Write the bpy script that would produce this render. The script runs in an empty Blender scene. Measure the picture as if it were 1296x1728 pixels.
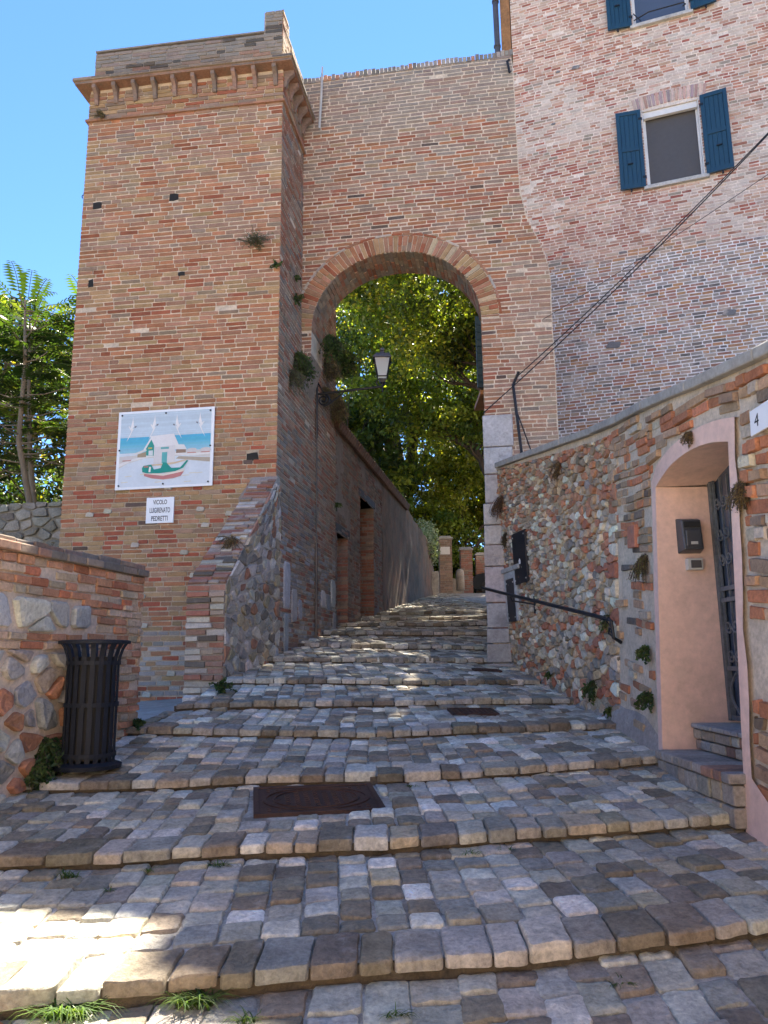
import bpy, bmesh, math, random
from math import sin, cos, tan, radians, pi, hypot, sqrt, floor
from mathutils import Vector, noise as mn
random.seed(7)
scn = bpy.context.scene
COL = scn.collection

# ------------------------------------------------------------------ camera, sky, sun, exposure
PITCH, ROLL, EYE = radians(10.9), radians(.585), 1.65
cam = bpy.data.objects.new('camera', bpy.data.cameras.new('camera')); COL.objects.link(cam)
cam.data.sensor_fit = 'VERTICAL'; cam.data.sensor_height = 24; cam.data.lens = 1300/1728*24
cam.data.clip_end = 2000; cam.data.clip_start = .05
_F = Vector((0, cos(PITCH), sin(PITCH))); _U0 = Vector((0, -sin(PITCH), cos(PITCH))); _R0 = Vector((1, 0, 0))
_R = _R0*cos(ROLL) - _U0*sin(ROLL); _U = _U0*cos(ROLL) + _R0*sin(ROLL)
from mathutils import Matrix
cam.matrix_world = Matrix(((_R.x, _U.x, -_F.x, 0), (_R.y, _U.y, -_F.y, 0), (_R.z, _U.z, -_F.z, EYE), (0, 0, 0, 1)))
scn.camera = cam

SUN_EL, SUN_AZ = radians(55.0), radians(17.4)      # azimuth measured from +Y towards +X
w = bpy.data.worlds.new('World'); scn.world = w; w.use_nodes = True
nt = w.node_tree; bg = nt.nodes['Background']
sky = nt.nodes.new('ShaderNodeTexSky'); sky.sky_type = 'NISHITA'; sky.sun_disc = False
sky.sun_elevation = SUN_EL; sky.sun_rotation = SUN_AZ; sky.altitude = 1200; sky.air_density = 1.0; sky.dust_density = 0; sky.ozone_density = 3.5
tint = nt.nodes.new('ShaderNodeMix'); tint.data_type = 'RGBA'; tint.blend_type = 'MULTIPLY'; tint.inputs[0].default_value = 1
tint.inputs[7].default_value = (.64, .84, 1.05, 1); nt.links.new(sky.outputs[0], tint.inputs[6]); nt.links.new(tint.outputs[2], bg.inputs[0]); bg.inputs[1].default_value = .05
sl = bpy.data.lights.new('sun', 'SUN'); sl.energy = 4.6; sl.angle = radians(.55); sl.color = (1, .91, .77)
so = bpy.data.objects.new('sun', sl); COL.objects.link(so)
S = Vector((sin(SUN_AZ)*cos(SUN_EL), cos(SUN_AZ)*cos(SUN_EL), sin(SUN_EL)))
so.rotation_euler = S.to_track_quat('Z', 'Y').to_euler(); so.location = S*60
scn.view_settings.view_transform = 'Standard'; scn.view_settings.look = 'None'
scn.view_settings.exposure = 2.82; scn.view_settings.gamma = 1
scn.cycles.max_bounces = 6; scn.cycles.diffuse_bounces = 4; scn.cycles.transparent_max_bounces = 12

# ------------------------------------------------------------------ helpers
def sm(a, b, t):
    t = min(1, max(0, (t-a)/(b-a))); return t*t*(3-2*t)
def lerp(pts, x):
    if x <= pts[0][0]: (a, b), (c, d) = pts[0], pts[1]
    elif x >= pts[-1][0]: (a, b), (c, d) = pts[-2], pts[-1]
    else:
        for (a, b), (c, d) in zip(pts, pts[1:]):
            if a <= x <= c: break
    return b+(d-b)*(x-a)/(c-a)
def N3(x, y, z=0, s=1): return mn.noise(Vector((x*s, y*s, z*s)))
def rnd(a, b): return random.uniform(a, b)
def pick(pal):
    t = random.random()*sum(p[0] for p in pal)
    for p in pal:
        t -= p[0]
        if t <= 0: break
    k = rnd(.82, 1.18); c = p[1]
    return (c[0]*k*rnd(.94, 1.06), c[1]*k, c[2]*k*rnd(.94, 1.06), 1)
def mixc(a, b, t): return tuple(a[i]*(1-t)+b[i]*t for i in range(3))+(1,)

def tag(o, label=None, cat=None, group=None, kind=None):
    if label: o['label'] = label
    if cat: o['category'] = cat
    if group: o['group'] = group
    if kind: o['kind'] = kind
    return o
def thing(name, loc, label, cat, group=None):
    o = bpy.data.objects.new(name, None); COL.objects.link(o); o.location = loc
    o.empty_display_size = .2
    return tag(o, label, cat, group)
def origin(o):
    v = Vector((0, 0, 0))
    while o: v += o.location; o = o.parent
    return v
def copy_thing(o, loc, rz=0, label=None, parent=None, scale=None):
    c = o.copy(); COL.objects.link(c); c.parent = parent
    if loc is not None: c.location = loc
    if rz: c.rotation_euler = (0, 0, rz)
    if scale: c.scale = (scale,)*3
    if label: c['label'] = label
    for ch in o.children:
        copy_thing(ch, None, parent=c)
    return c

class MB:
    def __init__(s): s.v = []; s.f = []; s.c = []; s.m = []
    def add(s, vs, fs, c=(.5, .5, .5, 1), m=0):
        b = len(s.v); s.v += [tuple(v) for v in vs]
        for f in fs: s.f.append(tuple(i+b for i in f)); s.c.append(c); s.m.append(m)
    def box(s, x0, x1, y0, y1, z0, z1, c=(.5, .5, .5, 1), m=0, P=None):
        vs = [(x, y, z) for z in (z0, z1) for y in (y0, y1) for x in (x0, x1)]
        if P: vs = [P(*v) for v in vs]
        s.add(vs, [(0, 2, 3, 1), (4, 5, 7, 6), (0, 1, 5, 4), (2, 6, 7, 3), (0, 4, 6, 2), (1, 3, 7, 5)], c, m)
    def tube(s, pts, r, n=8, c=(.5, .5, .5, 1), m=0, cap=True):
        pts = [Vector(p) for p in pts]; rs = r if isinstance(r, (list, tuple)) else [r]*len(pts)
        vs = []; prev = None
        for i, p in enumerate(pts):
            d = (pts[min(i+1, len(pts)-1)]-pts[max(i-1, 0)])
            if d.length < 1e-9: d = Vector((0, 0, 1))
            d.normalize()
            a = prev if prev is not None else (Vector((1, 0, 0)) if abs(d.x) < .8 else Vector((0, 1, 0)))
            a = (a - d*a.dot(d)).normalized(); prev = a; b = d.cross(a)
            for k in range(n):
                t = 2*pi*k/n; vs.append(p+(a*cos(t)+b*sin(t))*rs[i])
        fs = [(i*n+k, i*n+(k+1) % n, (i+1)*n+(k+1) % n, (i+1)*n+k) for i in range(len(pts)-1) for k in range(n)]
        if cap: fs += [tuple(range(n-1, -1, -1)), tuple((len(pts)-1)*n+k for k in range(n))]
        s.add(vs, fs, c, m)
    def prism(s, poly, P, h0, h1, c=(.5, .5, .5, 1), m=0):
        n = len(poly)
        vs = [P(u, z, h0) for u, z in poly]+[P(u, z, h1) for u, z in poly]
        s.add(vs, [tuple(range(n, 2*n)), tuple(range(n-1, -1, -1))]+[(i, (i+1) % n, n+(i+1) % n, n+i) for i in range(n)], c, m)
    def lathe(s, prof, cx, cy, n=24, c=(.5, .5, .5, 1), m=0, phase=0):
        vs = []; k = len(prof)
        for r, z in prof:
            for j in range(n):
                t = 2*pi*j/n+phase; vs.append((cx+r*cos(t), cy+r*sin(t), z))
        fs = [(i*n+j, i*n+(j+1) % n, (i+1)*n+(j+1) % n, (i+1)*n+j) for i in range(k-1) for j in range(n)]
        s.add(vs, fs, c, m)
    def build(s, name, mats, parent=None, smooth=False, bevel=0, label=None):
        o_ = origin(parent) if parent else Vector((0, 0, 0))
        me = bpy.data.meshes.new(name)
        me.from_pydata([(v[0]-o_.x, v[1]-o_.y, v[2]-o_.z) for v in s.v], [], s.f)
        if not isinstance(mats, (list, tuple)): mats = [mats]
        for m in mats: me.materials.append(m)
        a = me.attributes.new('col', 'FLOAT_COLOR', 'FACE')
        flat = [x for c in s.c for x in (c if len(c) == 4 else tuple(c)+(1,))]
        a.data.foreach_set('color', flat)
        if len(mats) > 1: me.polygons.foreach_set('material_index', s.m)
        if smooth: me.polygons.foreach_set('use_smooth', [True]*len(me.polygons))
        me.update(); me.validate()
        ob = bpy.data.objects.new(name, me); COL.objects.link(ob)
        if bevel:
            b = ob.modifiers.new('bevel', 'BEVEL'); b.width = bevel; b.segments = 2; b.limit_method = 'ANGLE'
        if parent: ob.parent = parent
        if label: ob['label'] = label
        return ob

# ------------------------------------------------------------------ materials
def newmat(name):
    m = bpy.data.materials.new(name); m.use_nodes = True
    n = m.node_tree.nodes; l = m.node_tree.links; b = n['Principled BSDF']
    return m, n, l, b
def nd(n, t, **kw):
    x = n.new(t)
    for k, v in kw.items(): setattr(x, k, v)
    return x
def masonry(name, fine=45, famt=.35, wash=None, wscale=1.2, wlo=.5, whi=.6, wamt=.6, bump=.5, bdist=.006, rough=.92, use_col=True, base=(.4, .35, .3), wash2=None, aniso=(1, 1, 1)):
    m, n, l, b = newmat(name)
    g = nd(n, 'ShaderNodeNewGeometry')
    if use_col:
        at = nd(n, 'ShaderNodeAttribute', attribute_name='col'); src = at.outputs['Color']
    else:
        rgb = nd(n, 'ShaderNodeRGB'); rgb.outputs[0].default_value = (*base, 1); src = rgb.outputs[0]
    mp = nd(n, 'ShaderNodeMapping'); mp.inputs['Scale'].default_value = aniso; l.new(g.outputs['Position'], mp.inputs[0])
    nf = nd(n, 'ShaderNodeTexNoise'); nf.inputs['Scale'].default_value = fine; nf.inputs['Detail'].default_value = 6; nf.inputs['Roughness'].default_value = .7
    l.new(mp.outputs[0], nf.inputs['Vector'])
    mr = nd(n, 'ShaderNodeMapRange'); mr.inputs[1].default_value = .25; mr.inputs[2].default_value = .75
    mr.inputs[3].default_value = 1-famt; mr.inputs[4].default_value = 1+famt; l.new(nf.outputs[0], mr.inputs[0])
    mu = nd(n, 'ShaderNodeVectorMath', operation='SCALE'); l.new(src, mu.inputs[0]); l.new(mr.outputs[0], mu.inputs['Scale'])
    # medium patchiness
    n2 = nd(n, 'ShaderNodeTexNoise'); n2.inputs['Scale'].default_value = fine*.16; n2.inputs['Detail'].default_value = 4
    l.new(mp.outputs[0], n2.inputs['Vector'])
    m2 = nd(n, 'ShaderNodeMapRange'); m2.inputs[1].default_value = .3; m2.inputs[2].default_value = .7
    m2.inputs[3].default_value = 1-famt*.5; m2.inputs[4].default_value = 1+famt*.5; l.new(n2.outputs[0], m2.inputs[0])
    mu2 = nd(n, 'ShaderNodeVectorMath', operation='SCALE'); l.new(mu.outputs[0], mu2.inputs[0]); l.new(m2.outputs[0], mu2.inputs['Scale'])
    out = mu2.outputs[0]
    for wc, sc, off in ((wash, wscale, 0), (wash2, wscale*1.7, 31)):
        if wc is None: continue
        nw = nd(n, 'ShaderNodeTexNoise'); nw.inputs['Scale'].default_value = sc; nw.inputs['Detail'].default_value = 9; nw.inputs['Roughness'].default_value = .72
        ad = nd(n, 'ShaderNodeVectorMath', operation='ADD'); ad.inputs[1].default_value = (off, off, off); l.new(g.outputs['Position'], ad.inputs[0])
        l.new(ad.outputs[0], nw.inputs['Vector'])
        mw = nd(n, 'ShaderNodeMapRange'); mw.interpolation_type = 'SMOOTHSTEP'
        mw.inputs[1].default_value = wlo; mw.inputs[2].default_value = whi; mw.inputs[3].default_value = 0; mw.inputs[4].default_value = wamt
        l.new(nw.outputs[0], mw.inputs[0])
        mx = nd(n, 'ShaderNodeMix', data_type='RGBA'); l.new(mw.outputs[0], mx.inputs[0]); l.new(out, mx.inputs[6]); mx.inputs[7].default_value = (*wc, 1)
        out = mx.outputs[2]
    l.new(out, b.inputs['Base Color']); b.inputs['Roughness'].default_value = rough
    b.inputs['Specular IOR Level'].default_value = .25
    bp = nd(n, 'ShaderNodeBump'); bp.inputs['Strength'].default_value = bump; bp.inputs['Distance'].default_value = bdist
    l.new(nf.outputs[0], bp.inputs['Height']); l.new(bp.outputs[0], b.inputs['Normal'])
    return m
def plain(name, c, rough=.6, metal=0, spec=.5, noise=.15, nscale=30, bump=.1):
    m = masonry(name, fine=nscale, famt=noise, bump=bump, bdist=.003, rough=rough, use_col=False, base=c)
    b = m.node_tree.nodes['Principled BSDF']; b.inputs['Metallic'].default_value = metal; b.inputs['Specular IOR Level'].default_value = spec
    return m
def leafmat(name, trans=.45, rough=.45):
    m, n, l, b = newmat(name)
    at = nd(n, 'ShaderNodeAttribute', attribute_name='col')
    l.new(at.outputs['Color'], b.inputs['Base Color']); b.inputs['Roughness'].default_value = rough
    b.inputs['Specular IOR Level'].default_value = .4
    tr = nd(n, 'ShaderNodeBsdfTranslucent'); mx = nd(n, 'ShaderNodeMixShader'); mx.inputs[0].default_value = trans
    hs = nd(n, 'ShaderNodeVectorMath', operation='MULTIPLY'); hs.inputs[1].default_value = (1.6, 1.5, .4)
    l.new(at.outputs['Color'], hs.inputs[0]); l.new(hs.outputs[0], tr.inputs[0])
    l.new(b.outputs[0], mx.inputs[1]); l.new(tr.outputs[0], mx.inputs[2]); l.new(mx.outputs[0], n['Material Output'].inputs[0])
    return m
M = {}
M['brick_tower'] = masonry('brick_tower', fine=60, famt=.22, wash=(.50, .42, .34), wscale=4, wlo=.58, whi=.72, wamt=.4, wash2=(.16, .12, .09))
M['brick_arch'] = masonry('brick_arch', fine=60, famt=.25, wash=(.50, .43, .36), wscale=4, wlo=.57, whi=.72, wamt=.45, wash2=(.17, .13, .10))
M['brick_house'] = masonry('brick_house', fine=55, famt=.22, wash=(.68, .58, .50), wscale=2.6, wlo=.52, whi=.64, wamt=.5)
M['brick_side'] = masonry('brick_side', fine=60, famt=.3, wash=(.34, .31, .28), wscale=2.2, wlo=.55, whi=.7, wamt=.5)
M['rubble'] = masonry('rubble', fine=35, famt=.35, wash=(.50, .41, .31), wscale=6, wlo=.58, whi=.72, wamt=.3, wash2=(.13, .10, .07), bump=1, bdist=.014)
M['mortar'] = masonry('mortar', fine=30, famt=.3, bump=.8, bdist=.01)
M['cobble'] = masonry('cobble', fine=38, famt=.45, wash=(.52, .49, .44), wscale=9, wlo=.55, whi=.7, wamt=.38, wash2=(.19, .16, .13), bump=1, bdist=.012, rough=.72)
M['joint'] = masonry('joint', fine=50, famt=.4, wash=(.17, .13, .09), wscale=3.5, wlo=.46, whi=.62, wamt=.7, bump=1, bdist=.012)
M['plaster_pink'] = masonry('plaster_pink', fine=14, famt=.16, wash=(.46, .33, .26), wscale=2.4, wlo=.5, whi=.72, wamt=.5, wash2=(.78, .56, .46), use_col=False, base=(.72, .49, .40), bump=.35, bdist=.01)
M['limestone'] = masonry('limestone', fine=25, famt=.28, wash=(.22, .21, .21), wscale=5, wlo=.52, whi=.66, wamt=.6, bump=.8, bdist=.012)
M['concrete'] = masonry('concrete', fine=22, famt=.25, wash=(.2, .19, .17), wscale=4, wlo=.5, whi=.68, wamt=.5, use_col=False, base=(.34, .32, .29), bump=.6)
M['old_plaster'] = masonry('old_plaster', fine=14, famt=.3, wash=(.10, .08, .06), wscale=1.3, wlo=.45, whi=.65, wamt=.7, wash2=(.30, .16, .10), use_col=False, base=(.20, .15, .11), bump=.7, bdist=.02, aniso=(1, 1, .4))
M['terracotta'] = masonry('terracotta', fine=30, famt=.3, wash=(.2, .17, .13), wscale=5, wlo=.5, whi=.65, wamt=.6)
M['soil'] = masonry('soil', fine=6, famt=.4, use_col=False, base=(.12, .10, .06), bump=1, bdist=.05)
M['iron'] = plain('iron', (.018, .018, .022), .5, .3, .5, .4, 40, .3)
M['iron_rust'] = plain('iron_rust', (.075, .042, .034), .62, .4, .4, .35, 30, .4)
M['gate_iron'] = plain('gate_iron', (.12, .128, .135), .5, .1, .5, .4, 35, .3)
M['shutter'] = plain('shutter', (.012, .05, .088), .45, 0, .5, .12, 14, .1)
M['bin_paint'] = plain('bin_paint', (.014, .017, .026), .62, 0, .25, .3, 30, .2)
M['white_paint'] = plain('white_paint', (.72, .70, .68), .5, 0, .4, .08, 12, .05)
M['enamel'] = plain('enamel', (.80, .82, .85), .25, 0, .5, .04, 8, 0)
M['wood'] = plain('wood', (.30, .15, .06), .6, 0, .3, .4, 20, .3)
M['dark_wood'] = plain('dark_wood', (.05, .035, .025), .7, 0, .3, .4, 20, .3)
M['dark_int'] = plain('dark_int', (.02, .018, .016), .9)
M['screen'] = plain('screen', (.085, .075, .07), .55, 0, .5, .1, 90, .1)
M['lead'] = plain('lead', (.11, .10, .10), .5, .5, .5, .3, 20, .2)
M['black_text'] = plain('black_text', (.015, .015, .02), .5)
M['plastic_dark'] = plain('plastic_dark', (.06, .06, .066), .35, 0, .5, .15, 20, .05)
M['plastic_grey'] = plain('plastic_grey', (.46, .45, .42), .45, 0, .5, .1, 20, .05)
M['bark'] = masonry('bark', fine=18, famt=.4, use_col=False, base=(.085, .065, .05), bump=1, bdist=.03, aniso=(1, 1, .3))
M['bark_pale'] = masonry('bark_pale', fine=18, famt=.3, use_col=False, base=(.25, .2, .15), bump=1, bdist=.02, aniso=(1, 1, .3))
M['leaf'] = leafmat('leaf'); M['leaf_dry'] = leafmat('leaf_dry', .15, .8)
M['paint'] = masonry('paint', fine=25, famt=.07, bump=.05, rough=.35)
M['car_paint'] = plain('car_paint', (.03, .035, .04), .2, .3, .6, .05, 10, 0)
M['tyre'] = plain('tyre', (.015, .015, .015), .8)
def glassmat(name, c, rough=.05):
    m, n, l, b = newmat(name)
    b.inputs['Base Color'].default_value = (*c, 1); b.inputs['Roughness'].default_value = rough
    b.inputs['Specular IOR Level'].default_value = .8
    nz = nd(n, 'ShaderNodeTexNoise'); nz.inputs['Scale'].default_value = 1.5
    bp = nd(n, 'ShaderNodeBump'); bp.inputs['Strength'].default_value = .05; l.new(nz.outputs[0], bp.inputs['Height']); l.new(bp.outputs[0], b.inputs['Normal'])
    return m
M['glass'] = glassmat('glass', (.08, .10, .14))
def lampglass():
    m, n, l, b = newmat('lamp_glass')
    b.inputs['Base Color'].default_value = (.75, .80, .85, 1); b.inputs['Roughness'].default_value = .3
    b.inputs['Transmission Weight'].default_value = .6
    return m
M['lamp_glass'] = lampglass()

# ------------------------------------------------------------------ terrain functions
def PG(y): return .17*y if y < 12.8 else (2.176+.1225*(y-12.8) if y < 27.5 else 3.977)
def CG(y): return -.08*sm(5, 9.5, y)*(1-sm(10.5, 14, y))
def G(x, y): return PG(y)+CG(y)*x
XLp = [(-2, -3.92), (6.45, -2.07), (6.55, -1.98), (7.3, -1.82), (8.0, -1.62), (9.45, -1.36), (10.8, -1.08), (12.65, -.87), (14, -.68), (26.9, 1.74)]
XRp = [(-3, 2.1), (4.3, 2.0), (5.3, 1.96), (6.8, 2.0), (8.5, 1.88), (10.15, 1.66), (10.2, 1.46), (10.9, 1.5), (11.3, 1.74), (26, 3.42)]
def XL(y): return lerp(XLp, y)
def XR(y): return lerp(XRp, y)
NOSE = [  # (points x->y, riser)
 ([(-3, 2.86), (-1.37, 2.98), (-.92, 3.04), (-.02, 3.17), (.5, 3.21), (1.43, 3.40), (2.1, 3.52)], .075),
 ([(-2.6, 4.10), (-1.36, 4.14), (-.62, 4.23), (-.02, 4.26), (.59, 4.37), (1.12, 4.44), (1.88, 4.55)], .068),
 ([(-2.2, 5.22), (-1.7, 5.24), (-.9, 5.33), (-.02, 5.33), (.79, 5.42), (1.8, 5.66)], .06),
 ([(-2.0, 6.42), (-.02, 6.38), (1.8, 6.76)], .06),
 ([(-1.73, 7.14), (0, 7.44), (1.78, 7.95)], .06),
 ([(-1.52, 8.1), (-.02, 8.46), (1.54, 8.97)], .06),
 ([(-1.2, 9.38), (.3, 9.97), (1.4, 10.35)], .06),
 ([(-1.05, 10.6), (0, 10.97), (1.46, 11.36)], .06),
 ([(-.83, 12.1), (1.6, 12.46)], .07),
 ([(-.6, 13.55), (1.7, 13.7)], .06),
 ([(-.4, 15.0), (2, 15.1)], .055),
 ([(-.2, 16.6), (2.2, 16.7)], .05),
]
def ny(k, x): return lerp(NOSE[k][0], x)
def SURF(x, y):      # stepped street surface
    K = len(NOSE)
    k = -1
    while k+1 < K and y >= ny(k+1, x): k += 1
    und = .012*N3(x, y, 5, 1.3)
    if k == K-1: return G(x, y)+und
    y1 = ny(k+1, x); z1 = G(x, y1)-NOSE[k+1][1]
    if k < 0: return z1-.13*(y1-y)+und
    y0 = ny(k, x); z0 = G(x, y0); t = (y-y0)/(y1-y0)
    return z0*(1-t)+z1*t+und

# ------------------------------------------------------------------ polygon tools
def clip(poly, nx, ny_, d):      # keep nx*x+ny*y <= d
    out = []
    for i in range(len(poly)):
        a, b = poly[i], poly[(i+1) % len(poly)]
        da, db = nx*a[0]+ny_*a[1]-d, nx*b[0]+ny_*b[1]-d
        if da <= 0: out.append(a)
        if da*db < 0:
            t = da/(da-db); out.append((a[0]+(b[0]-a[0])*t, a[1]+(b[1]-a[1])*t))
    return out
def centroid(p): return sum(a for a, _ in p)/len(p), sum(b for _, b in p)/len(p)
def area(p): return abs(sum(p[i][0]*p[(i+1) % len(p)][1]-p[(i+1) % len(p)][0]*p[i][1] for i in range(len(p))))/2
def ccw(p):
    s = sum(p[i][0]*p[(i+1) % len(p)][1]-p[(i+1) % len(p)][0]*p[i][1] for i in range(len(p)))
    return p if s > 0 else p[::-1]
def chaikin(p, q=.14):
    o = []
    for i in range(len(p)):
        a, b = p[i], p[(i+1) % len(p)]
        o.append((a[0]*(1-q)+b[0]*q, a[1]*(1-q)+b[1]*q)); o.append((a[0]*q+b[0]*(1-q), a[1]*q+b[1]*(1-q)))
    return o
def inset(p, d):
    cx, cy = centroid(p); o = []
    for x, y in p:
        L = hypot(x-cx, y-cy) or 1; k = max(.2, 1-d/L); o.append((cx+(x-cx)*k, cy+(y-cy)*k))
    return o
def stone(mb, poly, P, H, col, depth=.03, rnds=1, rough=.004, flat=.8, tilt=0, irr=0):
    p = ccw(poly)
    if irr: p = [(x+rnd(-irr, irr), y+rnd(-irr, irr)) for x, y in p]
    for _ in range(rnds): p = chaikin(p)
    n = len(p); cx, cy = centroid(p)
    sd = rnd(0, 99); tx, ty = rnd(-tilt, tilt), rnd(-tilt, tilt)
    rings = ((1, -depth), (1, .5*H), (.94, .9*H), (.68*flat+.16, H))
    vs = []
    for s_, h in rings:
        for x, y in p:
            ux, uy = (x-cx)*s_, (y-cy)*s_
            hh = h+(rough*mn.noise(Vector((x*19*s_+sd, y*19, sd))) if h > 0 else 0)+ux*tx+uy*ty
            vs.append(P(cx+ux, cy+uy, hh))
    vs.append(P(cx, cy, H+rough*rnd(-1, 1)))
    fs = [(r*n+i, r*n+(i+1) % n, (r+1)*n+(i+1) % n, (r+1)*n+i) for r in range(3) for i in range(n)]
    fs += [(3*n+i, 3*n+(i+1) % n, 4*n) for i in range(n)]
    mb.add(vs, fs, col)
def brick(mb, quad, P, h, col, ch=.006, jit=.0015):
    # quad: 4 corners ccw; chamfered, base ring and raised ring
    p = []
    for i in range(4):
        a, b, c = quad[i-1], quad[i], quad[(i+1) % 4]
        la, lc = hypot(a[0]-b[0], a[1]-b[1]) or 1, hypot(c[0]-b[0], c[1]-b[1]) or 1
        q = min(ch, la*.3, lc*.3)*rnd(.5, 1.5)
        p.append((b[0]+(a[0]-b[0])*q/la, b[1]+(a[1]-b[1])*q/la)); p.append((b[0]+(c[0]-b[0])*q/lc, b[1]+(c[1]-b[1])*q/lc))
    p = [(x+rnd(-jit, jit), y+rnd(-jit, jit)) for x, y in p]
    ins = inset_box(p, .004)
    vs = [P(x, y, -.012) for x, y in p]+[P(x, y, h*.55) for x, y in p]+[P(x, y, h+rnd(-.0012, .0012)) for x, y in ins]
    fs = [(r*8+i, r*8+(i+1) % 8, r*8+8+(i+1) % 8, r*8+8+i) for r in (0, 1) for i in range(8)]+[tuple(range(16, 24))]
    mb.add(vs, fs, col)
def inset_box(p, d):
    cx, cy = centroid(p); o = []
    ex = max(abs(x-cx) for x, _ in p) or 1; ey = max(abs(y-cy) for _, y in p) or 1
    return [(cx+(x-cx)*(1-min(.5, d/ex)), cy+(y-cy)*(1-min(.5, d/ey))) for x, y in p]
def courses(mb, P, iv, z0, z1, pitch, joint, colfn, lens=((3, .28), (1, .14), (1, .2)), hr=(.004, .010), jit=.002, skip=0, wob=.004):
    """brick courses; iv(z) -> list of (u0,u1)"""
    z = z0; row = 0
    while z < z1-pitch*.4:
        ph = pitch*rnd(.94, 1.06)
        for (a, b) in iv(z+ph/2):
            u = a - (rnd(0, .14) if row % 2 else 0)
            first = True
            while u < b-.012:
                t = random.random()*sum(l[0] for l in lens)
                for wgt, L in lens:
                    t -= wgt
                    if t <= 0: break
                L *= rnd(.9, 1.08)
                u0, u1 = max(u, a), min(u+L, b)
                if b-u1 < .05: u1 = b; L = u1-u
                if u1-u0 > .025 and random.random() >= skip:
                    j = joint*rnd(.7, 1.3)/2; w0 = wob*N3(u0*2, z*3, 3); w1 = wob*N3(u1*2, z*3, 3)
                    lo, hi = z+j+rnd(-.001, .002), z+ph-j+rnd(-.002, .001)
                    jl = 0 if u0 == a else j; jr = 0 if u1 >= b-1e-6 else j
                    c = colfn((u0+u1)/2, z)
                    if c is not None:
                        brick(mb, [(u0+jl, lo+w0), (u1-jr, lo+w1), (u1-jr, hi+w1), (u0+jl, hi+w0)], P, rnd(*hr), c, jit=jit)
                u += L
        z += ph; row += 1
def voronoi(pts, bounds, cell, ax=1.0):
    """pts [(x,y)], returns [(i, poly)]"""
    g = {}
    for i, (x, y) in enumerate(pts): g.setdefault((floor(x/cell), floor(y/cell)), []).append(i)
    res = []
    x0, x1, y0, y1 = bounds
    for i, (x, y) in enumerate(pts):
        R = cell*2.2
        poly = [(max(x0, x-R), max(y0, y-R)), (min(x1, x+R), max(y0, y-R)), (min(x1, x+R), min(y1, y+R)), (max(x0, x-R), min(y1, y+R))]
        gx, gy = floor(x/cell), floor(y/cell)
        for a in range(-2, 3):
            for b in range(-2, 3):
                for j in g.get((gx+a, gy+b), ()):
                    if j == i: continue
                    X, Y = pts[j]; dx, dy = X-x, Y-y
                    poly = clip(poly, dx, dy, (X*X+Y*Y-x*x-y*y)/2)
                    if len(poly) < 3: break
                if len(poly) < 3: break
            if len(poly) < 3: break
        if len(poly) >= 3: res.append((i, poly))
    return res
def rubble(mb, P, keep, bounds, size, colfn, asp=1.5, joint=.012, H=(.012, .035), slope=0, sizefn=None, rough=.006, top=None):
    """irregular flat-ish stones: Voronoi cells in a squashed space"""
    u0, u1, z0, z1 = bounds; pts = []; g = {}; n = int((u1-u0)*(z1-z0)*asp/(size*size)*6)
    for _ in range(n):
        u, z = rnd(u0, u1), rnd(z0, z1)
        if not keep(u, z): continue
        s = size*(sizefn(u, z) if sizefn else 1)*rnd(.62, 1.15)
        x, y = u, (z-slope*u)*asp
        gx, gy = floor(x/size), floor(y/size); ok = True
        for a in (-2, -1, 0, 1, 2):
            for b in (-2, -1, 0, 1, 2):
                for (X, Y, s2) in g.get((gx+a, gy+b), ()):
                    if (X-x)**2+(Y-y)**2 < (.5*(s+s2))**2*.8: ok = False; break
                if not ok: break
            if not ok: break
        if ok: g.setdefault((gx, gy), []).append((x, y, s)); pts.append((x, y))
    for i, poly in voronoi(pts, (u0-.1, u1+.1, (z0-abs(slope)*max(abs(u0), abs(u1))*1.2)*asp-1, (z1+abs(slope)*max(abs(u0), abs(u1))*1.2)*asp+1), size*1.3):
        q = [(x, y/asp+slope*x) for x, y in poly]
        if slope == 0: q = clip(clip(q, 0, 1, z1), 0, -1, -z0)
        if top: q = clip(q, -top[0], 1, top[1])
        if len(q) < 3 or area(q) > size*size*6: continue
        cu, cz = centroid(q)
        q = inset(q, joint*rnd(.6, 1.5))
        if area(q) < size*size*.06: continue
        hh = rnd(*H)
        stone(mb, q, P, hh, colfn(cu, cz, area(q)), depth=.02, rough=rough, tilt=.10, irr=size*.05)

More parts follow.
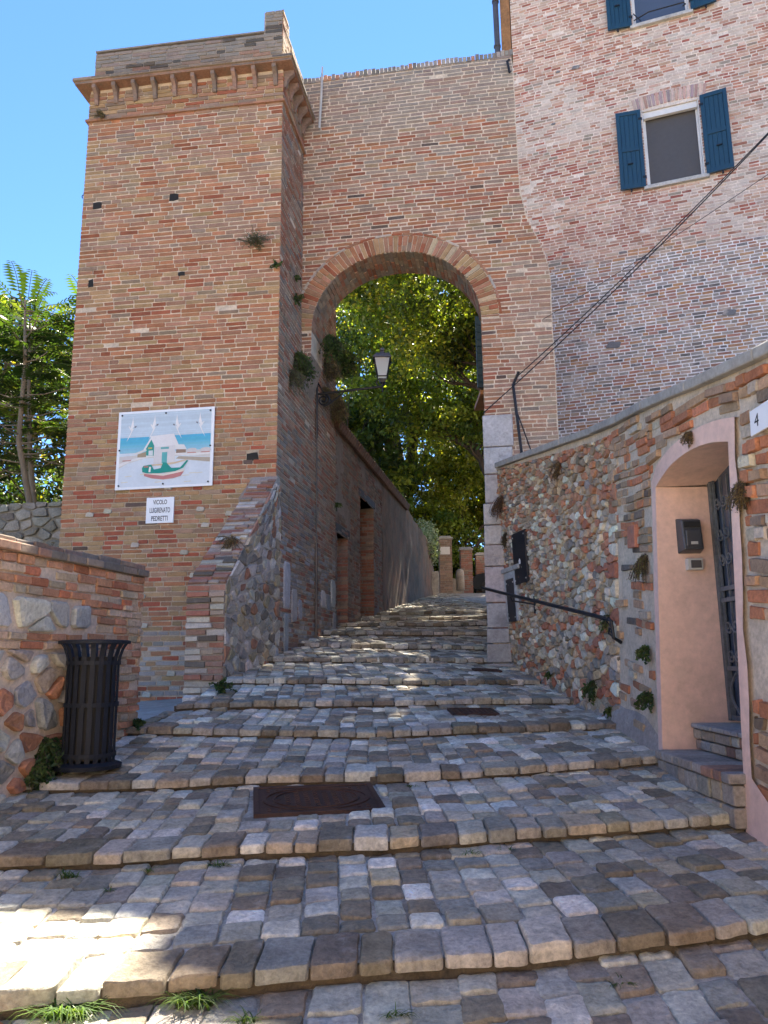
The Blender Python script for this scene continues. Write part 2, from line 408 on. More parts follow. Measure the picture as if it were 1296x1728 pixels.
def frame(O, D, batter=0):
    L = hypot(*D); dx, dy = D[0]/L, D[1]/L
    nx, ny_ = dy, -dx
    def P(u, z, h=0): return (O[0]+dx*u+nx*h, O[1]+dy*u+ny_*h, z)
    return P
def gridwall(mb, P, us, zs, openings, T, c=(.4, .36, .31, 1), sides=True):
    """solid wall of thickness T (h 0..-T) with rectangular openings"""
    us = sorted(set(us+[o[i] for o in openings for i in (0, 1)])); zs = sorted(set(zs+[o[i] for o in openings for i in (2, 3)]))
    def solid(i, j):
        if i < 0 or j < 0 or i >= len(us)-1 or j >= len(zs)-1: return False
        cu, cz = (us[i]+us[i+1])/2, (zs[j]+zs[j+1])/2
        return not any(o[0] < cu < o[1] and o[2] < cz < o[3] for o in openings)
    for i in range(len(us)-1):
        for j in range(len(zs)-1):
            if not solid(i, j): continue
            a, b, d, e = us[i], us[i+1], zs[j], zs[j+1]
            mb.add([P(a, d, 0), P(b, d, 0), P(b, e, 0), P(a, e, 0)], [(0, 1, 2, 3)], c)
            mb.add([P(a, d, -T), P(b, d, -T), P(b, e, -T), P(a, e, -T)], [(3, 2, 1, 0)], c)
            for (ok, q) in ((solid(i-1, j), (a, d, a, e)), (solid(i+1, j), (b, e, b, d)), (solid(i, j-1), (b, d, a, d)), (solid(i, j+1), (a, e, b, e))):
                if not ok: mb.add([P(q[0], q[1], 0), P(q[0], q[1], -T), P(q[2], q[3], -T), P(q[2], q[3], 0)], [(3, 2, 1, 0)], c)

# ------------------------------------------------------------------ palettes (linear albedo)
RED, ORG, TAN, PNK, GRY, DRK, PAL = (.30, .105, .057), (.36, .165, .088), (.36, .235, .125), (.35, .185, .118), (.27, .19, .135), (.12, .085, .07), (.42, .32, .21)
MORT = (.60, .50, .39, 1)
PAL_TOWER = [(1.5, RED), (5.5, ORG), (2.0, TAN), (4.5, PNK), (.45, GRY), (.04, DRK)]
PAL_TOWER2 = [(.8, RED), (2.0, ORG), (5.5, TAN), (2.5, PNK), (.8, GRY)]
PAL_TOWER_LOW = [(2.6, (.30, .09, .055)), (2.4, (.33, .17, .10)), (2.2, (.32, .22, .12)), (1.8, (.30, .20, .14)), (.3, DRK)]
PAL_ARCH = [(2.4, (.30, .115, .07)), (2.6, ORG), (1.3, (.33, .225, .14)), (4, (.33, .185, .13)), (1.2, (.27, .195, .15)), (.25, DRK)]
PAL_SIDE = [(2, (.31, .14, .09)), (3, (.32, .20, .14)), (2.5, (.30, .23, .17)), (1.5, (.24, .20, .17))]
PAL_HOUSE = [(2.4, (0.420, 0.194, 0.131)), (4, (0.500, 0.310, 0.230)), (3, (0.560, 0.398, 0.310)), (1.2, (0.360, 0.126, 0.090)), (.7, (0.340, 0.272, 0.216))]
PAL_HOUSE_LOW = [(1.8, (.40, .20, .14)), (2.4, (.44, .33, .255)), (1.2, (.46, .25, .13)), (1.8, (.32, .27, .235)), (.6, (.18, .155, .145))]

# ================================================================== SETTING
# earth sheet to the horizon, following the hill
mb = MB(); ys = [-600, -60, -4]+[i*.75 for i in range(0, 46)]+[60, 600]; xs = [-600, -60, -12, -6, -4.8, -3, 0, 2.5, 4, 10, 60, 600]
def earth(x, y): return PG(max(-4, min(y, 27.5)))-.12-.55*sm(-1.9, -2.6, x)*(1 if y < 11 else 0)-(.5 if y < 10 else .0)
vs = [(x, y, PG(max(-4, min(y, 40)))-(.95 if y < 27 else .06 if y < 28 else .02)) for y in ys for x in xs]; nx = len(xs)
mb.add(vs, [(j*nx+i, j*nx+i+1, (j+1)*nx+i+1, (j+1)*nx+i) for j in range(len(ys)-1) for i in range(nx-1)])
tag(mb.build('ground', M['soil'], smooth=True), kind='structure')

# cobbled stepped street: joint bed + every stone
COV = dict(x0=-.82, x1=-.06, y0=4.68, y1=5.28)      # big cover on the second tread
COVB = (.66, 1.09, 7.16, 7.50)                       # small square cover
COVC = (1.1, 1.44, 9.58, 9.78)
def big_cover_quad(): return [(-.765, 4.66), (-.005, 4.765), (-.105, 5.31), (-.865, 5.235)]
HOLES = [big_cover_quad(), [(.60, 7.14), (1.03, 7.20), (1.00, 7.50), (.57, 7.44)], [(1.08, 9.52), (1.42, 9.56), (1.40, 9.74), (1.06, 9.70)]]
bed = MB()
for k in range(-1, len(NOSE)):
    for i in range(40):
        def xy(fi, ft):
            t = ft
            y0 = (ny(k, 0) if k >= 0 else -2.5); y1 = ny(k+1, 0) if k+1 < len(NOSE) else 30.0
            ym = y0+(y1-y0)*t
            x = XL(ym)-.12+(XR(ym)-XL(ym)+.24)*fi
            Y0 = ny(k, x) if k >= 0 else -2.5; Y1 = ny(k+1, x) if k+1 < len(NOSE) else 30.0
            return x, Y0+(Y1-Y0)*t
        seg = 5 if k >= 0 and k < len(NOSE)-1 else 22
        for j in range(seg):
            q = [xy(i/40, j/seg), xy((i+1)/40, j/seg), xy((i+1)/40, (j+1)/seg), xy(i/40, (j+1)/seg)]
            e = 1e-4
            def zz(p, last): return SURF(p[0], p[1]-(e if last else -e))-.005
            v = [(q[0][0], q[0][1], zz(q[0], 0)), (q[1][0], q[1][1], zz(q[1], 0)), (q[2][0], q[2][1], zz(q[2], 1)), (q[3][0], q[3][1], zz(q[3], 1))]
            bed.add(v, [(0, 1, 2, 3)], (.50, .45, .38, 1))
            if j == seg-1 and k+1 < len(NOSE):
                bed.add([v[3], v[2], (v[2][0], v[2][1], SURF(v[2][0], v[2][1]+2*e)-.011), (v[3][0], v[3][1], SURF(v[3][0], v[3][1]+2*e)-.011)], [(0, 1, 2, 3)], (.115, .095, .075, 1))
street = thing('cobbled_street', (0, 5, G(0, 5)), None, None)
street['kind'] = 'structure'
bed.build('joint_bed', M['joint'], street)
def sett(mb, poly, P, H, col, depth, near, rough=.004, tilt=.03):
    # a squared, worn sett: small broken corners, uneven edges, nearly flat top
    p = ccw(poly); q = []
    for i in range(len(p)):
        a, b, c = p[i-1], p[i], p[(i+1) % len(p)]
        la, lc = hypot(a[0]-b[0], a[1]-b[1]) or 1, hypot(c[0]-b[0], c[1]-b[1]) or 1
        k1, k2 = min(rnd(.008, .026), la*.3), min(rnd(.008, .026), lc*.3)
        q.append((b[0]+(a[0]-b[0])*k1/la, b[1]+(a[1]-b[1])*k1/la)); 
        if near: q.append((b[0]+((a[0]-b[0])*k1/la+(c[0]-b[0])*k2/lc)*.32, b[1]+((a[1]-b[1])*k1/la+(c[1]-b[1])*k2/lc)*.32))
        q.append((b[0]+(c[0]-b[0])*k2/lc, b[1]+(c[1]-b[1])*k2/lc))
        if near and lc > .08:
            for f in (.36, .66): j = rnd(-.005, .0035); nx_, ny_ = (c[1]-b[1])/lc, -(c[0]-b[0])/lc; q.append((b[0]+(c[0]-b[0])*f+nx_*j, b[1]+(c[1]-b[1])*f+ny_*j))
    n = len(q); cx, cy = centroid(q); tx, ty = rnd(-tilt, tilt), rnd(-tilt, tilt); sd = rnd(0, 99); vs = []
    def ins(d): return [(cx+(x-cx)*(1-d/max(.02, hypot(x-cx, y-cy))), cy+(y-cy)*(1-d/max(.02, hypot(x-cx, y-cy)))) for x, y in q]
    i1 = rnd(.004, .009)
    for k, (ring, h) in enumerate(((q, -depth), (q, H-.010), (ins(i1), H-.002), (ins(i1+.016), H), ([(cx+(x-cx)*.5, cy+(y-cy)*.5) for x, y in q], H+.001))):
        for x, y in ring:
            hh = h+(x-cx)*tx+(y-cy)*ty+(0 if k == 0 else rough*mn.noise(Vector((x*16+sd, y*16, sd)))*(1 if k < 4 else 1.6))
            vs.append(P(x, y, hh))
    vs.append(P(cx, cy, H+rough*rnd(-1, .5)))
    fs = [(r*n+i, r*n+(i+1) % n, (r+1)*n+(i+1) % n, (r+1)*n+i) for r in range(4) for i in range(n)]+[(4*n+i, 4*n+(i+1) % n, 5*n) for i in range(n)]
    mb.add(vs, fs, col)
PAL_COB = [(3.0, (0.260, 0.220, 0.162)), (3.8, (0.458, 0.420, 0.338)), (3.0, (0.562, 0.530, 0.441)), (1.6, (0.707, 0.675, 0.567)), (1.0, (0.302, 0.250, 0.180)), (1.4, (0.354, 0.330, 0.279)), (.5, (0.520, 0.440, 0.306))]
cob = MB()
def in_poly(q, p):
    return all((q[(i+1) % len(q)][0]-q[i][0])*(p[1]-q[i][1])-(q[(i+1) % len(q)][1]-q[i][1])*(p[0]-q[i][0]) > 0 for i in range(len(q)))
def place_cobble(quad, H, near, nose=False, shadeful=1):
    c = centroid(quad)
    if not (XL(c[1])-.06 < c[0] < XR(c[1])+.06): return
    for hq in HOLES:
        hc = centroid(hq)
        if abs(c[0]-hc[0]) < .65 and abs(c[1]-hc[1]) < .6:
            big = [(hc[0]+(x-hc[0])*1.03, hc[1]+(y-hc[1])*1.03) for x, y in hq]
            if in_poly(big, c): return
            best = None
            for i in range(4):
                a, b = big[i], big[(i+1) % 4]; nx_, ny_ = (b[1]-a[1]), -(b[0]-a[0]); L = hypot(nx_, ny_); nx_ /= L; ny_ /= L
                d = nx_*c[0]+ny_*c[1]-(nx_*a[0]+ny_*a[1])
                if best is None or d > best[0]: best = (d, nx_, ny_, nx_*a[0]+ny_*a[1])
            quad = clip(quad, -best[1], -best[2], -best[3]-.012)
            if len(quad) < 3 or area(quad) < .003: return
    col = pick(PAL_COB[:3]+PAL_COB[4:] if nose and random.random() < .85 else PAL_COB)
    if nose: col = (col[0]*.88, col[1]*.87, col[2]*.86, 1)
    def P(x, y, h): return (x, y, base(x, y)+h)
    s0 = SURF(c[0], c[1])
    gx = (SURF(c[0]+.03, c[1])-SURF(c[0]-.03, c[1]))/.06
    if abs(gx) > .3: gx = 0
    sl_ = tread_slope
    def base(x, y): return s0+(y-c[1])*sl_+(x-c[0])*gx
    if random.random() < .12: H += .012
    sett(cob, quad, P, H, col, .05 if not nose else .035, near, .007 if near else .003)
for k in range(-1, len(NOSE)):
    last = k == len(NOSE)-1
    near = k < 5
    xa, xb = -4.0, 3.6
    # nose stones (the large kerb-like stones on each step's edge)
    y0c = ny(k, 0) if k >= 0 else -2.2
    y1c = ny(k+1, 0) if not last else 27.3
    tread_slope = (SURF(0, y1c-.05)-SURF(0, y0c+.05))/max(.1, (y1c-y0c-.1))
    dn0 = 0
    lo, hi = XL(y0c)-.25, XR(y0c)+.25
    if k >= 0:
        x = lo; dn0 = (.235, .205, .19, .18, .17)[k] if k < 5 else .15
        while x < hi:
            wd = random.choice((rnd(.12, .16), rnd(.15, .2), rnd(.18, .27))) if k < 3 else rnd(.12, .22)
            g_ = rnd(.003, .006); f0, f1 = rnd(-.045, -.02), rnd(-.045, -.02)
            dn = dn0+rnd(-.03, .0)
            sh = -.12*(x/2)
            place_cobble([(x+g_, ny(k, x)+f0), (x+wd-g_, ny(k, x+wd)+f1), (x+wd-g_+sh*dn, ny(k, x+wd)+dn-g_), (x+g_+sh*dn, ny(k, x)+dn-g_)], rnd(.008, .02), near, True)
            x += wd
    # columns
    x = lo
    while x < hi:
        wd = rnd(.155, .205) if k < 0 else rnd(.135, .18) if k < 1 else rnd(.12, .165)
        def top(xx): return ny(k+1, xx)-.012 if not last else 27.3
        def bot(xx): return (ny(k, xx)+dn0) if k >= 0 else -2.2
        if last or k < 0:
            pass
        t = bot(x)
        while t < top(x)-.03:
            L = rnd(.125, .19) if k < 5 else rnd(.11, .18)
            if k < 0: L = rnd(.16, .24)
            if top(x)-(t+L) < .05: L = top(x)-t
            d = t-bot(x); g_ = rnd(.0035, .008); jx = lambda: rnd(-.007, .007)
            slope_n = (ny(max(k, 0), x+.5)-ny(max(k, 0), x-.5))*.8
            sh = -slope_n*.8-.05*x
            dd, de = min(d, 1.3), min(d+L, 1.3)
            q = [(x+sh*dd+g_+jx(), t+g_+jx()), (x+wd+sh*dd-g_+jx(), t+g_+slope_n*wd+jx()), (x+wd+sh*de-g_+jx(), t+L-g_+slope_n*wd+jx()), (x+sh*de+g_+jx(), t+L-g_+jx())]
            place_cobble(q, rnd(.004, .016), near)
            t += L
        x += wd
cobo = cob.build('cobblestones', M['cobble'], street, smooth=True); cobo.data.set_sharp_from_angle(angle=radians(38))

# alley pavement left of the steps, terrace earth behind the garden wall, banks on the left
mb = MB()
for i in range(8):
    for j in range(6):
        def q(a, b):
            x = -1.80-3.6*a/8; y = 6.42+3.6*b/6
            z = 1.125+.17*(b/6)*(1-a/8)**2-.02*a/8; return (x, y, z)
        mb.add([q(i, j), q(i, j+1), q(i+1, j+1), q(i+1, j)], [(0, 1, 2, 3)])
tag(mb.build('alley_paving', M['concrete']), kind='structure')
def RWx(Y, z):
    b = .05-.09*sm(7, 10.2, Y)
    return lerp(XRp[:6], Y)+b*(z-G(2, Y))
def RWtop(Y): return 3.27+.15*(Y-4)+.05*sm(4.5, 6.5, Y)*(1-sm(8, 10, Y))
mb = MB()
for j in range(14):
    ya, yb = -3+j*1.4, -3+(j+1)*1.4
    mb.add([(2.35, ya, RWtop(ya)-.25), (14, ya, RWtop(ya)+.3), (14, yb, RWtop(yb)+.3), (2.35, yb, RWtop(yb)-.25)], [(0, 1, 2, 3)])
tag(mb.build('garden_earth', M['soil']), kind='structure')
mb = MB()
mb.add([(-4.3, 12, 3.85), (-4.6, 26, 4.6), (-40, 26, 5), (-40, 12, 4.0)], [(0, 1, 2, 3)])
tag(mb.build('upper_bank', M['soil']), kind='structure')

# ================================================================== GATE TOWER
TC = (-1.36, 9.5)
PF = frame(TC, (1, -.1365)); PS = frame(TC, (.15, 1))
UL = -2.89
tower = thing('gate_tower', (TC[0]-1.4, TC[1]+1, 1.2), 'square brick gate tower with corbelled cornice carrying the painted panel', 'tower')
# core: a closed shell slightly behind the bricks
def Pcorner(a, b):  # a: left along front, b: back along side
    f = PF(a, 0); s = PS(b, 0); return (f[0]+s[0]-TC[0], f[1]+s[1]-TC[1])
def slab(mb, a0, a1, b0, b1, z0, z1, c=MORT, m=0):
    q = [Pcorner(a0, b0), Pcorner(a1, b0), Pcorner(a1, b1), Pcorner(a0, b1)]
    vs = [(x, y, z0) for x, y in q]+[(x, y, z1) for x, y in q]
    mb.add(vs, [(3, 2, 1, 0), (4, 5, 6, 7), (0, 1, 5, 4), (1, 2, 6, 5), (2, 3, 7, 6), (3, 0, 4, 7)], c, m)
mb = MB(); slab(mb, UL+.004, -.004, .004, 3.55, 4.9, 9.33); slab(mb, UL+.004, -.004, .004, 3.55, .6, 4.9, (.42, .34, .26, 1)); mb.build('wall_core', M['mortar'], tower)
def cf(u, z):
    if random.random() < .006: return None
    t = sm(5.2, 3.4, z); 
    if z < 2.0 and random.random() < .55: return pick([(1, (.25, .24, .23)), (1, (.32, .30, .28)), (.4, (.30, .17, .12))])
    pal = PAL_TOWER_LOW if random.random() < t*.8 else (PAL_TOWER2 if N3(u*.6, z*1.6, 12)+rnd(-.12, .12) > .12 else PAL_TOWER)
    c = pick(pal)
    if z > 7.2 and random.random() < .4: c = mixc(c, (.27, .22, .18), .5)
    n = N3(u, z, 0, .9)
    return c
HOLE_TF = [(-.32, 4.23, .085, .055), (-1.54, 8.02, .07, .055), (-2.67, 8.0, .065, .055), (-2.69, 6.82, .04, .062), (-1.38, 6.85, .05, .035)]
def ivf(z):
    a = [(UL, 0)]
    for (hu, hz, hw, hh) in HOLE_TF:
        if abs(z-hz) < hh:
            o = []
            for (p, q) in a:
                if p < hu-hw and q > hu+hw: o += [(p, hu-hw), (hu+hw, q)]
                else: o.append((p, q))
            a = o
    return a
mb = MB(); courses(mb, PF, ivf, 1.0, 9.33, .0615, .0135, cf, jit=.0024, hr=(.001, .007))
for _ in range(26):     # odd pale stones in the lower courses
    u, z = rnd(-2.7, -.5), rnd(1.2, 3.9)
    stone(mb, [(u-.06, z-.03), (u+.05, z-.035), (u+.06, z+.02), (u-.04, z+.035)], PF, .022, pick([(1, (.42, .38, .32)), (.5, (.5, .46, .38))]), depth=.005)
mb.build('front_wall', M['brick_tower'], tower)
for (hu, hz, hw, hh) in HOLE_TF:
    mb = MB(); mb.prism([(hu-hw*rnd(.8, 1), hz-hh), (hu, hz-hh*rnd(.9, 1.15)), (hu+hw, hz-hh*rnd(.7, 1)), (hu+hw*rnd(.7, 1.05), hz+hh*rnd(.6, 1)), (hu+hw*.2, hz+hh*rnd(.8, 1.1)), (hu-hw*rnd(.85, 1.1), hz+hh*rnd(.6, .95))], PF, -.003, .0015, (.02, .017, .015, 1)); mb.build('putlog_shade', M['dark_int'], tower)  # flat near-black plates paint the shade inside the holes
def cs(u, z):
    c = pick(PAL_SIDE)
    if z < 3.3 and random.random() < .35: c = pick([(1, (.33, .31, .29))])
    return c
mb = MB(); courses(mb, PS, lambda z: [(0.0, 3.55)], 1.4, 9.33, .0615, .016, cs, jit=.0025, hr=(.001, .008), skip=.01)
def stoneblock(mb, P, u0, u1, z0, z1, h, pal=((1, (.42, .41, .40)), (1, (.36, .35, .35)))):
    j = .008
    q = [(u0+j+rnd(0, .02), z0+j+rnd(0, .02)), (u1-j-rnd(0, .02), z0+j+rnd(0, .02)), (u1-j-rnd(0, .02), z1-j-rnd(0, .02)), (u0+j+rnd(0, .02), z1-j-rnd(0, .02))]
    stone(mb, q, P, h, pick(pal), depth=.01, rnds=1, rough=.008, flat=1.0)
for (u0, u1, z0, z1) in [(.35, .68, 2.3, 2.95), (.75, 1.05, 2.15, 2.62), (1.1, 1.3, 2.2, 2.5), (2.45, 2.75, 2.45, 2.75), (2.8, 3.1, 2.42, 2.72), (3.15, 3.5, 2.5, 2.98), (3.3, 3.54, 2.05, 2.45), (3.3, 3.54, 1.8, 2.05), (.4, .62, 1.75, 2.28)]:
    stoneblock(mb, PS, u0, u1, z0, z1, .022)
mb.build('side_wall', M['brick_side'], tower)
# rough render at the foot of the side wall
mb = MB()
for i in range(10):
    for j in range(8):
        u0, u1 = .1+i*.1, .2+i*.1; z0, z1 = 1.45+j*.075*(1-i*.05), 1.45+(j+1)*.075*(1-i*.05)
        f = lambda u, z: PS(u, z+.1, .016+.02*N3(u*4, z*4, 1))
        mb.add([f(u0, z0), f(u1, z0), f(u1, z1), f(u0, z1)], [(0, 1, 2, 3)], (.33, .27, .24, 1))
# cornice: string course, frieze, corbels, projecting slab, drip tile
def ring(mb, z0, z1, h, c, mod=None):
    slab(mb, UL-h, h, -h, 1.24, z0, z1, c)
mb = MB()
def ringbricks(mb, z0, z1, h, cfn, L=.28, jit=.003, joint=.01, hr=(.0, .004), u1s=1.2, lens=None):
    lens = lens or ((1, L),)
    PFo = lambda u, z, hh: PF(u, z, hh+h); PSo = lambda u, z, hh: PS(u, z, hh+h)
    courses(mb, PFo, lambda z: [(UL-h, h)], z0, z1, z1-z0, joint, cfn, lens, hr, jit)
    courses(mb, PSo, lambda z: [(-h, u1s)], z0, z1, z1-z0, joint, cfn, lens, hr, jit)
ring(mb, 9.34, 9.375, .035, (.36, .2, .13, 1))
ringbricks(mb, 9.335, 9.38, .035, lambda u, z: pick([(2, (.33, .17, .11)), (1, GRY)]))
mb.build('string_course', M['brick_tower'], tower)
mb = MB(); slab(mb, UL+.004, -.004, .004, 3.55, 9.38, 9.95)
PFq = PF
for z0 in (9.38, 9.4415, 9.503, 9.5645, 9.626, 9.6875, 9.749):
    ringbricks(mb, z0, z0+.0615, .004, lambda u, z: pick([(1, TAN), (1.5, PNK), (1, GRY), (.5, RED)]), lens=((3, .28), (1, .14)), hr=(.003, .009))
mb.build('frieze', M['brick_tower'], tower)
# corbels: S-shaped terracotta brackets
def corbel_mesh(P, u, z0, z1, proj, wd):
    mb = MB(); prof = [(0, z0), (.03, z0), (.045, z0+.03), (.05, z0+.08), (.075, z0+.14), (.12, z0+.18), (proj, z0+.2), (proj, z1), (0, z1)]
    n = len(prof); vs = [P(u-wd/2, z, h) for h, z in prof]+[P(u+wd/2, z, h) for h, z in prof]
    mb.add(vs, [tuple(range(n)), tuple(range(2*n-1, n-1, -1))]+[(i, n+i, n+(i+1) % n, (i+1) % n) for i in range(n)], mixc((.30, .19, .145), (.2, .15, .12), rnd(0, 1)))
    return mb
for i in range(10):
    u = UL+.12+i*(abs(UL)-.22)/9
    b = corbel_mesh(PF, u, 9.60, 9.86, .145, .055)
    o = b.build('corbel', M['terracotta'], tower)
for i in range(5):
    b = corbel_mesh(PS, .06+i*.245, 9.60, 9.86, .145, .06); b.build('corbel', M['terracotta'], tower)
mb = MB()
slab(mb, UL-.16, .16, -.16, 1.3, 9.862, 9.905, (.30, .17, .12, 1)); slab(mb, UL-.185, .185, -.185, 1.3, 9.908, 9.95, (.34, .27, .21, 1))
ringbricks(mb, 9.862, 9.903, .16, lambda u, z: pick([(1, (.26, .155, .11)), (1, (.2, .15, .12))]), L=.3)
ringbricks(mb, 9.907, 9.952, .185, lambda u, z: pick([(1, (.26, .2, .155)), (1, (.2, .155, .12)), (.5, (.12, .1, .09))]), L=.3)
mb.build('cornice', M['terracotta'], tower)
# parapet
mb = MB()
def ptop(u): return 10.52+.02*N3(u*2, 0, 0)
slab(mb, UL+.03, -.03, .03, 1.2, 9.95, 10.50, (.33, .29, .25, 1)); slab(mb, -.30, -.03, .03, .35, 10.5, 10.86, (.33, .29, .25, 1))
def cp(u, z):
    c = pick([(1.5, TAN), (2, PNK), (2, GRY), (1, (.2, .17, .15)), (.8, RED)])
    c = mixc(c, (.21, .185, .155), .45)
    if z > 10.2+.12*N3(u*3, 0, 0): c = mixc(c, (.24, .23, .21), .6)
    if random.random() < .16: c = mixc(c, (.06, .055, .05), .8)
    return c
PFi = lambda u, z, h: PF(u, z, h-.026); PSi = lambda u, z, h: PS(u, z, h-.026)
courses(mb, PFi, lambda z: [(UL+.03, -.03)] if z < 10.52 else [(-.28, -.03)], 9.955, 10.88, .0615, .009, cp, jit=.004, hr=(.002, .012))
courses(mb, PSi, lambda z: [(.03, 1.2)] if z < 10.70 else [(.03, .35)], 9.955, 10.88, .0615, .009, lambda u, z: pick([(2, PAL), (2, TAN), (1, PNK)]), jit=.004, hr=(.002, .012))
slab(mb, -.28, -.03, .3, 1.2, 10.5, 10.72, (.36, .31, .26, 1))
slab(mb, UL+.02, -.29, .02, .3, 10.53, 10.555, (.24, .21, .18, 1))
mb.build('parapet', M['brick_tower'], tower)

# buttress at the tower corner: sloping brick front, rubble flank
bt = thing('buttress', (-1.75, 8.5, 1.2), 'sloping stone and brick buttress leaning on the tower corner', 'buttress')
bA = Vector((-1.96, 8.07, .9)); 
prof = []  # ridge profile on the lane side: (dist in front of tower corner, z)
LQ = 1.42
def but_d(z): return LQ if z < 2.45 else LQ*(1-((z-2.45)/(3.95-2.45))**1.0*.985)
def but_w(z): return (.42 if z < 2.45 else .42-.10*sm(2.45, 3.95, z))
Bx, By = .15/hypot(.15, 1), 1/hypot(.15, 1); Fx, Fy = 1/hypot(1, .1365), -.1365/hypot(1, .1365)
def PB(a, z, h=0):   # front face, a 0..1 left to right, follows the slope
    d = but_d(z); wv = but_w(z); sk = .02
    x = TC[0]-Bx*d+Fx*(-wv+wv*a)+(.03 - .13*d/LQ); y = TC[1]-By*d+Fy*(-wv+wv*a)
    if h:
        s = 0 if z < 2.45 else .62
        x += -Bx*h*(1-s*.3); y += -By*h*(1-s*.3)
    return (x, y, z+(h*.6 if z > 2.45 else 0))
def PBs(t, z, h=0):  # lane flank: t 0 (front) .. 1 (tower)
    a = Vector(PB(1, z)); b = Vector((TC[0]+.03, TC[1]+.12, z))
    p = a.lerp(b, t); nrm = Vector((.93, -.25, 0)).normalized(); p += nrm*h
    return tuple(p)
core = MB(); zs = [.8, 1.2, 1.6, 2.0, 2.45, 2.7, 2.95, 3.2, 3.45, 3.7, 3.95]
for i in range(len(zs)-1):
    z0, z1 = zs[i], zs[i+1]
    core.add([PB(0, z0), PB(1, z0), PB(1, z1), PB(0, z1)], [(0, 1, 2, 3)], (.30, .25, .21, 1))
    for t in range(4):
        core.add([PBs(t/4, z0), PBs((t+1)/4, z0), PBs((t+1)/4, z1), PBs(t/4, z1)], [(0, 1, 2, 3)], (.46, .41, .35, 1))
    L0 = (TC[0]-.5, TC[1]+.1, z0); L1 = (TC[0]-.5, TC[1]+.1, z1)
    core.add([L0, PB(0, z0), PB(0, z1), L1], [(0, 1, 2, 3)], (.30, .25, .21, 1))
core.build('core', M['mortar'], bt)
mb = MB(); z = 1.0
while z < 3.9:
    L = but_w(z); ph = .066 if z < 2.45 else .05; a = 0
    while a < .97:
        wd = rnd(.12, .3)/L
        b_ = min(1, a+wd)
        if 1-b_ < .15: b_ = 1
        c = pick([(2, (.27, .16, .12)), (2, (.31, .25, .20)), (1.6, (.46, .42, .36)), (.9, (.30, .13, .09)), (.6, (.13, .11, .09))])
        brick(mb, [(a+.012, z+.007), (b_-.012, z+.007), (b_-.012, z+ph-.007), (a+.012, z+ph-.007)], PB, rnd(.0, .035), c, jit=.007)
        a = b_
    z += ph
mb.build('front_courses', M['brick_side'], bt)
mb = MB()
def PBs2(u, z, h): return PBs(min(1, max(0, u/1.5)), z, h)
def kb(u, z): return 1.25 < z < 3.85 and u < 1.5*1.0 and u > .02
rubble(mb, PBs2, kb, (.0, 1.5, 1.2, 3.85), .17, lambda u, z, a: pick([(2, (.33, .30, .26)), (1.8, (.48, .45, .40)), (1.0, (.22, .19, .16)), (.7, (.34, .18, .12)), (.8, (.40, .33, .22))]), asp=1.25, joint=.02, H=(.012, .03))
mb.build('rubble_flank', M['rubble'], bt)

# ================================================================== ARCHED GATEWAY
AO = (-1.2, 10.65); PA = frame(AO, (1, -.16)); AT = .66
UJL, UJR = .16, 2.645; UC = (UJL+UJR)/2-.0; SP = 6.42; RISE = 1.14; HW = (UJR-UJL)/2
def intr(u, off=0):
    x = (u-UC)/(HW+off)
    if abs(x) >= 1: return None
    return SP+(RISE+off)*(1-abs(x)**2.15)**.5
gate = thing('arched_gateway', (.2, 10.6, 1.7), 'tall brick wall pierced by the round arch spanning the lane', 'gateway')
def atop(u): return 10.62+.01*u+.02*N3(u*3, 0, 7)
mb = MB(); UR = 3.75
ub = [-.08, UJL]+[UC-HW*cos(pi*i/40) for i in range(1, 40)]+[UJR, 3.1]
for a, b in zip(ub, ub[1:]):
    za = zb = 1.2
    m_ = (a+b)/2
    if UJL < m_ < UJR: za = intr(a) or SP; zb = intr(b) or SP
    elif m_ < UJL: za, zb = SP-1.2, SP-.35
    ta, tb = atop(a)-.04, atop(b)-.04
    mb.add([PA(a, za), PA(b, zb), PA(b, tb), PA(a, ta)], [(0, 1, 2, 3)], MORT)
    mb.add([PA(a, za, -AT), PA(b, zb, -AT), PA(b, tb, -AT), PA(a, ta, -AT)], [(3, 2, 1, 0)], MORT)
    mb.add([PA(a, ta), PA(b, tb), PA(b, tb, -AT), PA(a, ta, -AT)], [(0, 1, 2, 3)], (.3, .27, .23, 1))
    mb.add([PA(a, za), PA(b, zb), PA(b, zb, -AT), PA(a, za, -AT)], [(3, 2, 1, 0)], (.27, .22, .18, 1))
for u, z0, z1 in ((UJR, 1.2, SP), (UJL, SP-.35, SP)):
    mb.add([PA(u, z0), PA(u, z1), PA(u, z1, -AT), PA(u, z0, -AT)], [(0, 1, 2, 3)], MORT)
SEAM = [(1, 3.62), (7.15, 3.62), (7.5, 3.50), (7.9, 3.34), (8.3, 3.26), (10.7, 3.24)]
def seam(z): return lerp(SEAM, min(max(z, 1), 10.7))+.02*N3(z*3, 1, 2)
sz_ = [1.2+.25*i for i in range(38)]
mb.prism([(3.1, 1.2)]+[(seam(z)+.012, z) for z in sz_ if z < 10.58]+[(seam(10.58), 10.58), (3.1, 10.58)], PA, -AT, 0, MORT)
mb.build('wall_core', M['mortar'], gate)
